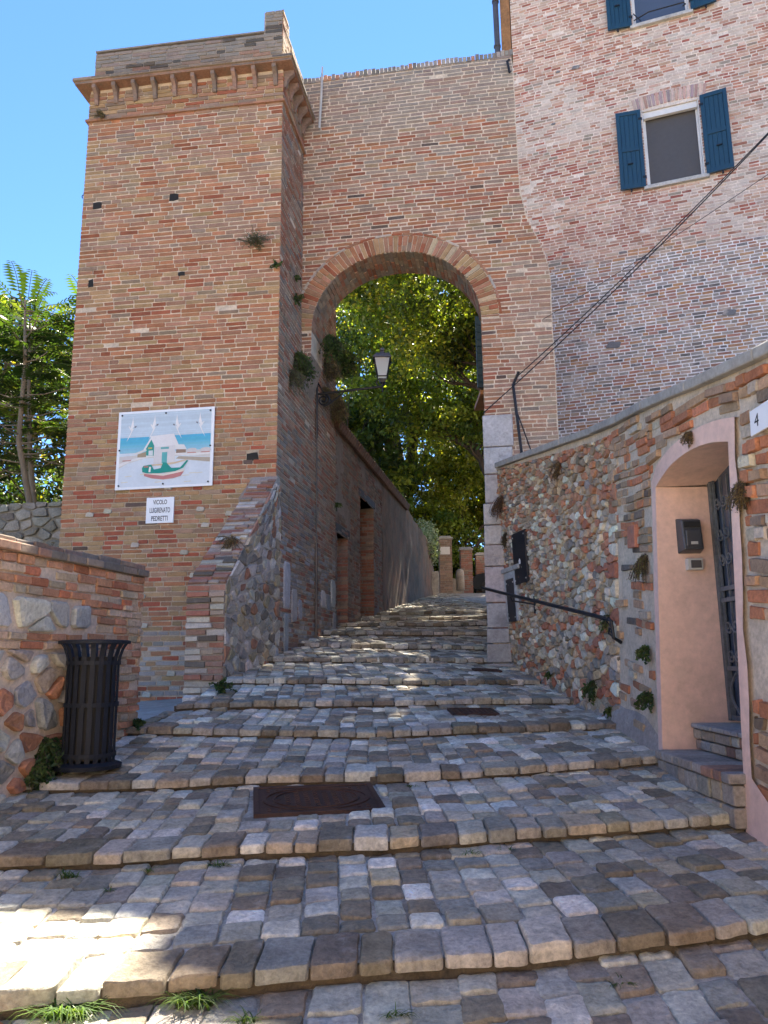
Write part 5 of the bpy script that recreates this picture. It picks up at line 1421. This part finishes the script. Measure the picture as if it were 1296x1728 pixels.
# ================================================================== TOP OF THE LANE
def pillar(x, y, wd, z0, z1, label, pal, sign=False):
    t = thing('gate_pillar', (x, y, z0), label, 'pillar', 'pillars at the top of the lane')
    m_ = MB(); m_.box(x-wd/2+.006, x+wd/2-.006, y+.006, y+wd-.006, z0-.2, z1, (.35, .3, .26, 1))
    for P_ in (frame((x-wd/2, y), (1, 0)), frame((x+wd/2, y), (0, 1)), frame((x-wd/2, y+wd), (0, -1))):
        courses(m_, P_, lambda z: [(0, wd)], z0, z1, .07, .014, lambda u, z: pick(pal), hr=(.004, .012))
    m_.build('shaft', M['brick_arch'], t)
    m_ = MB(); m_.box(x-wd/2-.05, x+wd/2+.05, y-.05, y+wd+.05, z1, z1+.06, (.42, .39, .35, 1)); m_.box(x-wd/2+.02, x+wd/2-.02, y+.02, y+wd-.02, z1+.06, z1+.12, (.4, .38, .34, 1)); m_.build('cap', M['limestone'], t, bevel=.015)
    if sign: m_ = MB(); m_.box(x-wd/2+.03, x+wd/2-.07, y-.03, y-.008, z1-.55, z1-.28); m_.build('plaque', M['white_paint'], t)
pillar(2.16, 27.0, .44, 3.95, 5.85, 'brick gate pillar with white plaque at the lane top', [(1, (.33, .22, .16)), (1, (.28, .2, .15))], True)
pillar(3.02, 28.2, .42, 3.97, 5.62, 'shorter red brick pillar right of the plaque pillar', [(2, (.38, .17, .11)), (1, (.33, .24, .17))])
pillar(3.75, 29.6, .42, 3.97, 5.6, 'half hidden brick pillar behind the parked car', [(2, (.38, .17, .11)), (1, (.33, .24, .17))])
m_ = MB(); m_.lathe([(.0, 3.9), (.15, 3.9), (.14, 4.45), (.12, 4.56), (.06, 4.6), (0, 4.61)], 2.5, 25.5, 16, (.36, .31, .25, 1)); tag(m_.build('stone_bollard', M['limestone'], smooth=True), 'rounded stone bollard at the lane top before the pillars', 'bollard')
m_ = MB(); m_.box(1.57, 1.83, 25.9, 26.2, 3.7, 4.55, (.5, .46, .40, 1)); m_.box(1.58, 1.82, 25.91, 26.19, 4.55, 4.59, (.5, .46, .4, 1)); tag(m_.build('stone_post', M['limestone'], bevel=.03), 'pale square stone post at the end of the sunlit wall', 'post')
m_ = MB(); m_.box(2.4, 2.82, 27.5, 27.75, 3.9, 4.5, (.3, .27, .23, 1)); tag(m_.build('kerb_wall', M['limestone'], bevel=.02), 'knee high stone wall between the lane top pillars', 'wall')
# parked car, nose to the left
car = thing('parked_car', (5.0, 29.2, 3.98), 'dark parked car glimpsed beside the right arch jamb', 'car')
cx0, cy0, cz0 = 3.25, 28.7, 3.98
prof_ = [(0, .35), (.02, .62), (.15, .78), (.75, .90), (1.35, 1.38), (1.6, 1.45), (2.7, 1.45), (3.3, 1.0), (3.55, .9), (3.6, .4), (3.5, .22), (.1, .22)]
m_ = MB(); nn = len(prof_)
vs = [(cx0+a, cy0+(.0 if b < .95 else .14), cz0+b) for a, b in prof_]+[(cx0+a, cy0+1.6-(.0 if b < .95 else .14), cz0+b) for a, b in prof_]
m_.add(vs, [tuple(range(nn)), tuple(range(2*nn-1, nn-1, -1))]+[(i, nn+i, nn+(i+1) % nn, (i+1) % nn) for i in range(nn)]); body = m_.build('body', M['car_paint'], car, bevel=.03)
m_ = MB(); m_.add([(cx0+.82, cy0+.2, cz0+.95), (cx0+.82, cy0+1.4, cz0+.95), (cx0+1.33, cy0+1.32, cz0+1.37), (cx0+1.33, cy0+.28, cz0+1.37)], [(0, 1, 2, 3)])
m_.v = [(x-.012, y, z+.015) for x, y, z in m_.v]; m_.build('windscreen', M['glass'], car)
m_ = MB(); m_.add([(cx0+.95, cy0-.004, cz0+.93), (cx0+1.9, cy0-.004, cz0+.93), (cx0+1.9, cy0+.125, cz0+1.38), (cx0+1.42, cy0+.125, cz0+1.38)], [(0, 1, 2, 3)]); m_.add([(cx0+1.98, cy0-.004, cz0+.93), (cx0+3.1, cy0-.004, cz0+.98), (cx0+2.7, cy0+.125, cz0+1.38), (cx0+1.98, cy0+.125, cz0+1.38)], [(0, 1, 2, 3)]); m_.build('side_window', M['glass'], car)
for (wx, wy) in ((.65, -.02), (2.85, -.02), (.65, 1.42), (2.85, 1.42)):
    def wheel(r, y0, y1): 
        m_ = MB(); k = 20
        vs = [(cx0+wx+r*cos(2*pi*i/k), cy0+wy+yy, cz0+.3+r*sin(2*pi*i/k)) for yy in (y0, y1) for i in range(k)]
        m_.add(vs, [(i, (i+1) % k, k+(i+1) % k, k+i) for i in range(k)]+[tuple(range(k)), tuple(range(2*k-1, k-1, -1))]); return m_
    wo = wheel(.3, 0, .2).build('wheel', M['tyre'], car); wheel(.18, -.008, .05).build('rim', M['plastic_grey'], wo)
for yy in (.12, 1.2): m_ = MB(); m_.box(cx0-.012, cx0+.1, cy0+yy, cy0+yy+.28, cz0+.58, cz0+.72); m_.build('headlight', M['lamp_glass'], car)
m_ = MB(); m_.box(cx0-.015, cx0+.02, cy0+.55, cy0+1.05, cz0+.42, cz0+.53); m_.build('number_plate', M['white_paint'], car)

# ================================================================== VEGETATION
def rvec():
    while True:
        v = Vector((rnd(-1, 1), rnd(-1, 1), rnd(-1, 1)))
        if .05 < v.length < 1: return v.normalized()
def leafq(mb, p, s, c, n=None, asp=.55):
    n = n or rvec(); a = n.cross(rvec()); 
    if a.length < .01: return
    a.normalize(); b = n.cross(a)
    p = Vector(p); mb.add([p-a*s*.5, p-b*s*asp*.5+n*s*.06, p+a*s*.5, p+b*s*asp*.5+n*s*.06], [(0, 1, 2, 3)], c)
def greens(pal): 
    c = pick(pal); return c
def limb(mb, p, d, L, r, depth, tips, spread=.6, up=.15):
    p = Vector(p); d = d.normalized(); pts = [tuple(p)]; n = 5; rs = [r]
    for i in range(n):
        d = (d+rvec()*.16+Vector((0, 0, up*.3))).normalized(); p = p+d*L/n; pts.append(tuple(p)); rs.append(r*(1-.45*(i+1)/n))
        if depth > 0 and i >= 2 and random.random() < .8:
            limb(mb, p, (d+rvec()*spread*1.4), L*rnd(.5, .72), rs[-1]*.55, depth-1, tips, spread, up)
    mb.tube(pts, rs, 6, cap=False)
    if depth > 0:
        for _ in range(2): limb(mb, p, (d+rvec()*spread), L*rnd(.55, .8), rs[-1]*.7, depth-1, tips, spread, up)
    else: tips.append(p)
def tree(name, base, H, crown_c, crown_r, nclump, per, lsize, pal, label, trunk_r=.3, nlimb=7, bark='bark', extra=None, tilt=(0, 0), clump=.7, hollow=.25, ll=1.0, var=(.6, 1.6), gap=-.22):
    t = thing(name, base, label, 'tree')
    tips = []; tb = MB(); b = Vector(base); cc = Vector(crown_c)
    fork = b.lerp(Vector((cc.x, cc.y, b.z)), .5); fork.z = b.z+H*.28
    tb.tube([tuple(b-Vector((0, 0, .3))), tuple(b.lerp(fork, .35)+rvec()*.08), tuple(b.lerp(fork, .7)+rvec()*.1), tuple(fork)], [trunk_r*1.25, trunk_r, trunk_r*.9, trunk_r*.8], 10, cap=False)
    lb_ = MB()
    for i in range(nlimb):
        a = 2*pi*i/nlimb+rnd(-.3, .3); d = Vector((cos(a)*crown_r[0], sin(a)*crown_r[1], crown_r[2]*rnd(.5, 1.6)))
        limb(lb_, fork+Vector((0, 0, rnd(-.5, .3))), d, max(crown_r)*rnd(.55, .8)*ll, trunk_r*rnd(.35, .55), 2, tips)
    tr = tb.build('trunk', M[bark], t, smooth=True); lb_.build('limbs', M[bark], t, smooth=True)
    cr = MB(); cen = []
    for _ in range(nclump):
        for _t in range(20):
            v = rvec()*(rnd(hollow, 1)**.45)
            p = Vector((cc.x+v.x*crown_r[0], cc.y+v.y*crown_r[1], cc.z+v.z*crown_r[2]))
            if N3(p.x, p.y, p.z, .35) > gap and (not extra or extra(p)): break
        cen.append(p)
    cen += [p for p in tips if ((p.x-cc.x)/crown_r[0])**2+((p.y-cc.y)/crown_r[1])**2+((p.z-cc.z)/crown_r[2])**2 < 1.05]
    for p in cen:
        cs_ = clump*rnd(.6, 1.3); base_c = greens(pal)
        for _ in range(per):
            v = rvec()*(rnd(0, 1)**.5)*cs_; v.z *= .65
            k = rnd(*var); c = (base_c[0]*k, base_c[1]*k, base_c[2]*k, 1)
            if random.random() < .02: c = (.30, .26, .05, 1)
            if extra and not extra(p+v): continue
            leafq(cr, p+v, lsize*rnd(.7, 1.3), c)
    cr.build('crown', M['leaf'], t)
    return t
OAK = [(3, (.04, .075, .02)), (3, (.06, .10, .024)), (2, (.12, .16, .03)), (1.5, (.022, .045, .015))]
OAK_LIT = [(3, (.09, .145, .028)), (3, (.14, .19, .03)), (2, (.25, .27, .04)), (1.5, (.04, .07, .018))]  # OAK brightened so leaves turned from the sun look lit
tree('broad_tree', (.9, 33.0, 4.0), 17, (.9, 33, 12.2), (7.2, 5, 8.2), 640, 80, .21, OAK_LIT, 'large dark spreading tree filling the view through the arch', trunk_r=.5, nlimb=11, clump=.85)
tree('lane_shade_tree', (3.9, 18.6, 2.9), 18, (1.8, 16.6, 11.4), (3.1, 3.8, 2.8), 640, 100, .12, OAK_LIT, 'leafy tree added to shade the lane from the right behind the arch', trunk_r=.28, nlimb=7, clump=.7, ll=.4, extra=lambda p: p.z < 1.2+.83*p.y and not (p.x > 2.0 and p.y < 14.6))  # added, crown shaped to stop sun falling through the arch
tree('upper_shade_tree', (4.4, 26.5, 3.9), 15, (3.0, 26.0, 13.5), (4.6, 3.0, 4.6), 620, 80, .17, OAK_LIT, 'dense green tree crown added to shade the lane top', trunk_r=.25, nlimb=7, clump=.8, ll=.5)  # extra crown, added to keep sun off the far lane
YG = [(3, (.20, .24, .03)), (2, (.15, .19, .03)), (1, (.28, .28, .04)), (1, (.06, .10, .02))]
tree('yellow_green_tree', (2.6, 31.0, 4.0), 7, (3.6, 31.0, 7.0), (4.0, 1.4, 3.4), 480, 70, .15, YG, 'bright yellow green bushy tree low in the arch opening', trunk_r=.12, nlimb=6, clump=.55)
tree('hedge_bush', (4.2, 32.5, 4.0), 3, (4.2, 32.5, 6.0), (3.8, .9, 2.7), 420, 60, .17, OAK, 'low dark bushes closing the lane top behind the pillars', trunk_r=.08, nlimb=6, clump=.55)
tree('roadside_bush', (4.4, 33.6, 4.0), 3, (4.0, 33.6, 6.6), (2.3, .9, 3.2), 260, 70, .17, YG, 'yellow green bush behind the half hidden pillar and car', trunk_r=.08, nlimb=5, clump=.55, gap=-2)
tree('dark_tree', (-2.4, 29.0, 4.0), 9, (-1.6, 29.0, 8.4), (2.6, 2.4, 4.2), 200, 44, .22, OAK, 'dark evergreen above the crumbling plastered wall in the arch', trunk_r=.2, nlimb=6, clump=.6)
# silvery creeper over the garden wall end
cr_ = thing('silver_creeper', PIH(12.9, 5.3, 0), 'silvery leaved creeper hanging over the sunlit garden wall', 'plant')
m_ = MB()
for _ in range(2600):
    u = rnd(11.6, 14.1); z = rnd(4.7, 6.2) if random.random() < .5 else rnd(5.0, 5.9)
    if z < 4.7+abs(u-12.9)*.5: continue
    p = PIH(u, z, rnd(-.35, .22)); leafq(m_, p, rnd(.05, .11), pick([(2, (.26, .31, .24)), (1, (.16, .22, .14)), (1, (.4, .44, .38))]))
m_.build('foliage', M['leaf'], cr_)
m_ = MB(); 
for i in range(5): m_.tube([PIH(12.4+i*.25, 4.4, -.15), PIH(12.5+i*.25, 5.2, .1), PIH(12.3+i*.3, 5.6, .0)], .02, 5)
m_.build('stems', M['bark'], cr_)

# ailanthus with long feathery leaves
def frond(mb, p, d, L, c):
    p = Vector(p); d = Vector(d).normalized(); side = d.cross(Vector((0, 0, 1)))
    if side.length < .1: side = Vector((1, 0, 0))
    side.normalize(); n = 11; pts = [tuple(p)]
    for i in range(n):
        d = (d+Vector((0, 0, -.085))).normalized(); p = p+d*L/n; pts.append(tuple(p))
        up_ = side.cross(d).normalized(); ll = L*.30*(1-.55*abs(i/n-.4))*(1 if i < n-2 else .6)
        for s_ in (-1, 1):
            dd = (side*s_*.95+d*.35-Vector((0, 0, .28))).normalized(); k = rnd(.85, 1.2); a = p; b = p+dd*ll; w_ = d*ll*.16
            mb.add([a-w_*.4, a.lerp(b, .45)-w_+up_*.01, b, a.lerp(b, .45)+w_+up_*.01], [(0, 1, 2, 3)], (c[0]*k, c[1]*k, c[2]*k, 1))
    mb.tube(pts, .006, 4, (.12, .12, .04, 1), cap=False)
AIL = [(3, (.03, .062, .018)), (2, (.045, .085, .02)), (1, (.11, .14, .03)), (2, (.018, .038, .013))]
def ailanthus(base, H, stems, label, seed, rad=1.5, nf=95, zlo=.25):
    random.seed(seed)
    t = thing('feathery_tree', base, label, 'tree', 'feathery trees left of the tower'); tb = MB(); fr = MB(); b = Vector(base)
    for s_ in range(stems):
        off = Vector((rnd(-.6, .6)*rad*.7, rnd(-.6, .6), 0)); top = b+off*1.6+Vector((rnd(-.2, .2), 0, H*rnd(.72, 1)))
        pts = [tuple(b+off*.5), tuple((b+off).lerp(top, .35)+rvec()*.1), tuple((b+off).lerp(top, .7)+rvec()*.1), tuple(top)]
        tb.tube(pts, [.06, .05, .035, .018], 7, cap=False)
        P4 = [Vector(q) for q in pts]
        for i in range(nf//stems):
            k = zlo+(1-zlo)*((i+rnd(0, 1))/(nf//stems)); k = min(.999, k); seg = int(k*3); q = P4[seg].lerp(P4[seg+1], k*3-seg)
            a = rnd(0, 2*pi); L = rnd(.45, .85)*(1.1 if k > .85 else .95); out_ = rnd(.0, .75)*rad*(1-k*.6)
            st_ = q+Vector((cos(a), sin(a), .2))*out_
            if out_ > .3 and random.random() < .5: tb.tube([tuple(q), tuple(q.lerp(st_, .5)+Vector((0, 0, -.05))), tuple(st_)], [.016, .012, .008], 5, cap=False)
            frond(fr, st_, (cos(a), sin(a), .5+.6*(k > .9)), L, pick(AIL))
    tb.build('trunk', M['bark_pale'], t, smooth=True); fr.build('crown', M['leaf'], t)
ailanthus((-6.1, 13.7, 4.0), 4.7, 5, 'feathery leaved tree leaning out behind the tower left side', 3, 1.7, 330)
ailanthus((-7.9, 14.2, 4.0), 4.3, 3, 'feathery leaved tree cut by the left picture edge', 5, 1.8, 200)
random.seed(11)
tree('undergrowth_bush', (-6.6, 15.5, 4.0), 2, (-6.8, 15.6, 5.2), (2.6, 1.2, 1.5), 90, 40, .13, [(2, (.035, .06, .02)), (1, (.06, .09, .03)), (.6, (.12, .11, .05))], 'dark tangled bush on top of the far stone wall', trunk_r=.05, nlimb=6, clump=.4)
tree('screen_tree', (-9.5, 17.5, 4.0), 6, (-9.5, 17.5, 7.4), (3.2, 2, 3.2), 150, 42, .2, OAK, 'rounded dark tree behind the feathery trees at far left', trunk_r=.15, nlimb=6, clump=.55)

# wall plants: leafy tufts rooted in the joints
def wall_plant(loc, size, label, dry=False, droop=.8, n=None, nrm=(0, -1, 0), cat='wall plant', pal=None, ls=.035):
    t = thing('wall_plant', loc, label, cat, 'plants rooted in the old walls'); m_ = MB(); s_ = MB(); p0 = Vector(loc); nn = Vector(nrm)
    pal = pal or ([(2, (.20, .15, .08)), (1, (.14, .11, .06)), (1, (.11, .12, .05))] if dry else [(2, (.045, .085, .03)), (2, (.07, .12, .04)), (1, (.10, .13, .05))])
    k = n or int(14+size*60)
    for _ in range(k):
        d = (rvec()*.8+nn*.7); d.z = d.z*.6-droop*.3; L = size*rnd(.4, 1); p = p0+rvec()*size*.15; d.normalize(); pts = [tuple(p)]
        c0 = pick(pal)
        for i in range(5):
            d = (d+Vector((0, 0, -droop*.22))+rvec()*.12).normalized(); p = p+d*L/5; pts.append(tuple(p))
            for __ in range(4):
                q = rnd(.8, 1.2); leafq(m_, p+rvec()*size*.07, ls*rnd(.6, 1.3), (c0[0]*q, c0[1]*q, c0[2]*q, 1), asp=.5 if not dry else .25)
        s_.tube(pts, .003, 3, cap=False)
    m_.build('foliage', M['leaf_dry' if dry else 'leaf'], t); s_.build('stems', M['bark'], t); return t
SN = (.98, -.15, 0); FN = (-.13, -.99, 0); RN = (-1, 0, 0)
wall_plant(PF(-.34, 7.22, .02), .30, 'olive green tuft growing high on the tower front', True, .2, 40, FN, pal=[(2, (.09, .10, .05)), (1, (.15, .13, .07))])
wall_plant(PF(-2.66, 9.4, .05), .16, 'dry tuft under the cornice at the tower left corner', True, .3, 20, FN)
wall_plant(PF(-.03, 6.85, .02), .11, 'tiny green sprig on the tower corner edge', False, .4, 12, FN)
wall_plant(PS(.75, 6.75, .02), .16, 'small green sprig on the tower side below another', False, .4, 16, SN)
wall_plant(PS(.7, 7.05, .02), .10, 'smallest green sprig high on the tower side wall', False, .4, 10, SN)
wall_plant(PS(.85, 5.9, .02), .42, 'green drooping clump on the tower side above the lantern', False, 1.3, 120, SN, ls=.045)
wall_plant(PS(.55, 5.55, .02), .32, 'grey green drooping clump nearest the tower corner', True, 1.4, 40, SN, pal=[(2, (.10, .11, .06)), (1, (.08, .10, .05))])
wall_plant(PA(.3, 6.45, -.4), .34, 'dark green clump hanging at the left arch springing', False, 1.2, 130, SN, ls=.05)
wall_plant(PS(2.7, 6.6, .02), .42, 'dry brownish curtain of stems under the arch left side', True, 1.6, 150, SN, ls=.05)
wall_plant(PS(3.2, 6.1, .02), .48, 'shaggy brown plant mass behind the lantern bracket', True, 1.7, 190, SN, ls=.05)
wall_plant(PS(2.5, 6.0, .02), .30, 'brown trailing stems close above the lantern bracket', True, 1.5, 110, SN, ls=.045)
wall_plant(PS(3.45, 7.0, .02), .50, 'dark leafy mass crowning the passage wall inside arch', False, .9, 220, SN, ls=.06)
wall_plant(PS(3.5, 4.3, .02), .12, 'small sprig on the passage wall below the eave', False, .8, 12, SN)
wall_plant(PW(5.93, 1.72, .03), .12, 'compact ivy tuft left of the pink doorway', False, .9, 26, RN)
wall_plant(PW(5.92, 1.38, .03), .13, 'lower ivy tuft beside the pink door band', False, 1.2, 22, RN)
wall_plant(PW(5.97, 2.42, .02), .20, 'yellowish moss streak left of the pink doorway', True, 1.8, 50, RN, pal=[(2, (.16, .15, .04)), (1, (.10, .09, .04))], ls=.02)
wall_plant(PW(7.35, 1.42, .03), .17, 'green plant at the foot of the rubble wall', False, 1.1, 30, RN)
wall_plant(PW(8.7, 1.50, .03), .09, 'little sprout at the rubble wall foot near the pier', False, .9, 12, RN)
wall_plant(PW(6.98, 2.02, .02), .15, 'narrow green trail on the wall above the handrail end', True, 1.8, 26, RN, pal=[(2, (.09, .13, .04)), (1, (.14, .14, .05))])
wall_plant(PW(6.95, 1.22, .03), .10, 'small weed at the pilaster foot', False, 1, 14, RN)
wall_plant(PW(10.0, 3.75, .02), .30, 'rust brown dried growth under the coping beside the pier', True, 1.8, 70, RN, pal=[(2, (.20, .10, .05)), (1, (.12, .08, .04))], ls=.025)
wall_plant(PW(9.95, 3.25, .02), .18, 'dark moss trail hanging below the dried growth', True, 1.8, 40, RN, pal=[(2, (.08, .07, .03)), (1, (.13, .09, .04))], ls=.022)
wall_plant(PW(8.2, 3.75, .02), .22, 'brown moss patch under the coping mid wall', True, 1.8, 46, RN, pal=[(2, (.22, .14, .06)), (1, (.14, .1, .05))], ls=.022)
wall_plant(PW(4.32, 2.62, .03), .17, 'brown moss cushion right of the pink doorway', True, 1.6, 60, RN, pal=[(2, (.17, .12, .05)), (1, (.10, .08, .04))], ls=.02)
wall_plant(PW(4.95, 3.12, .04), .10, 'brown moss tuft above the pink arch', True, 1.6, 30, RN, pal=[(2, (.18, .12, .05)), (1, (.11, .08, .04))], ls=.02)
wall_plant(PB(.55, 3.0, .03), .22, 'golden brown moss on the buttress slope', True, .9, 70, FN, pal=[(2, (.24, .17, .07)), (1, (.17, .13, .06))], ls=.02)
wall_plant((-2.30, 5.38, 1.12), .24, 'dark green creeper climbing behind the litter bin', False, .9, 70, (1, -.2, 0), ls=.04)
wall_plant((-2.30, 5.25, .98), .18, 'low green creeper at the foot of the low wall', False, .9, 40, (1, -.2, 0), ls=.04)
wall_plant(PL(-.1, 1.18, .05), .10, 'small weeds at the corner end of the low wall', False, .6, 20, (1, -.3, 0))
wall_plant((-3.1, 6.9, 2.5), .3, 'weedy fringe growing behind the low wall coping', True, .2, 30, (0, 0, 1), pal=[(2, (.07, .09, .04)), (1, (.12, .1, .05))])
wall_plant((-1.58, 7.62, 1.42), .13, 'weed at the foot of the buttress', False, .5, 24, (0, -.3, 1))

# grass tufts in the joints of the steps
GP = [(2, (.07, .14, .03)), (1, (.12, .19, .04)), (1, (.05, .09, .03))]
def grass_tuft(x, y, size, n, label, lay=.6, blades=True):
    z = SURF(x, y)-.005; t = tag(bpy.data.objects.new('tmp', None), None)
    bpy.data.objects.remove(t)
    m_ = MB(); p0 = Vector((x, y, z))
    for _ in range(n):
        a = rnd(0, 2*pi); d = Vector((cos(a)*lay, sin(a)*lay*.7, 1)).normalized(); L = size*rnd(.5, 1.1); p = p0+Vector((rnd(-1, 1)*size*.35, rnd(-.6, .3)*size*.25, 0)); wv = rnd(.0022, .0045)*(1 if blades else 2.2)
        s_ = Vector((-sin(a), cos(a), 0)); prev = (p-s_*wv, p+s_*wv); c = pick(GP)
        for i in range(4):
            d = (d+Vector((0, 0, -.32-.1*i))).normalized(); p = p+d*L/4; ww = wv*(1-(i+1)/4.3)
            cur = (p-s_*ww, p+s_*ww); m_.add([prev[0], prev[1], cur[1], cur[0]], [(0, 1, 2, 3)], c); prev = cur
            if not blades: leafq(m_, p, .018, c)
    return tag(m_.build('grass_tuft', M['leaf']), label, 'grass', 'grass tufts in the joints of the steps')
for (x, y, s_, n, lab) in [
    (-1.12, 2.975, .21, 170, 'bright sunlit grass tuft on the nearest step, lower left'),
    (-.70, 3.03, .19, 100, 'long dark grass tuft right of the sunlit one'),
    (-.48, 2.93, .10, 30, 'thin grass blades right of the two big tufts'),
    (-1.27, 2.84, .10, 30, 'short grass in the sun patch near the bottom left'),
    (.02, 2.95, .09, 24, 'small tuft under the nearest step edge at centre'),
    (-1.55, 4.02, .10, 50, 'weed tuft on the second step left part'),
    (-1.18, 4.08, .08, 40, 'small green tuft between two weeds on second step'),
    (-.85, 4.12, .10, 50, 'dense tuft below the manhole cover left side'),
    (-1.30, 3.85, .06, 20, 'tiny sprig on the tread under the second step'),
    (.42, 4.22, .09, 30, 'dark weed in the second step joint right of centre'),
    (.62, 4.28, .08, 26, 'weed next to the dark one, second step'),
    (.16, 5.25, .07, 22, 'small plant at the right corner of the manhole cover'),
    (.85, 3.12, .08, 26, 'low weed at the nearest step right of centre'),
    (1.05, 2.75, .06, 18, 'small weed in the cobbles at the lower right'),
    (1.35, 2.68, .06, 14, 'second small weed in the lower right cobbles'),
    (.75, 5.33, .06, 24, 'weed row at the third step, right of cover'),
    (1.1, 5.42, .06, 24, 'weed on the third step towards the pink door'),
    (-1.0, 5.25, .05, 16, 'tiny weed left of the manhole cover top'),
    (.05, 6.30, .05, 18, 'small weed at the fourth step centre'),
    (-.75, 6.32, .05, 16, 'small weed at the fourth step left of centre'),
    (.9, 6.48, .05, 16, 'small weed at the fourth step near the square cover'),
    (1.25, 7.70, .06, 18, 'weed under the fifth step on the right'),
    (1.0, 7.62, .05, 14, 'tiny weed next to the square cover, fifth step'),
    (-.35, 8.3, .05, 20, 'weed line on the sixth step left of centre'),
    (.1, 8.42, .06, 26, 'weed line on the sixth step at centre'),
    (.45, 8.52, .06, 26, 'weed line on the sixth step right of centre'),
    (-.8, 8.2, .05, 16, 'weed on the sixth step near the buttress'),
    (1.3, 8.8, .05, 16, 'weed on the sixth step by the rubble wall')]:
    grass_tuft(x, y, s_, n, lab)
# fallen leaf at the lower left
m_ = MB(); z = SURF(-1.36, 2.9)+.02; m_.add([(-1.40, 2.88, z), (-1.35, 2.86, z+.008), (-1.29, 2.90, z+.002), (-1.34, 2.925, z+.01)], [(0, 1, 2, 3)], (.5, .16, .05, 1))
tag(m_.build('fallen_leaf', M['leaf_dry']), 'orange fallen leaf on the sunlit step at lower left', 'leaf')
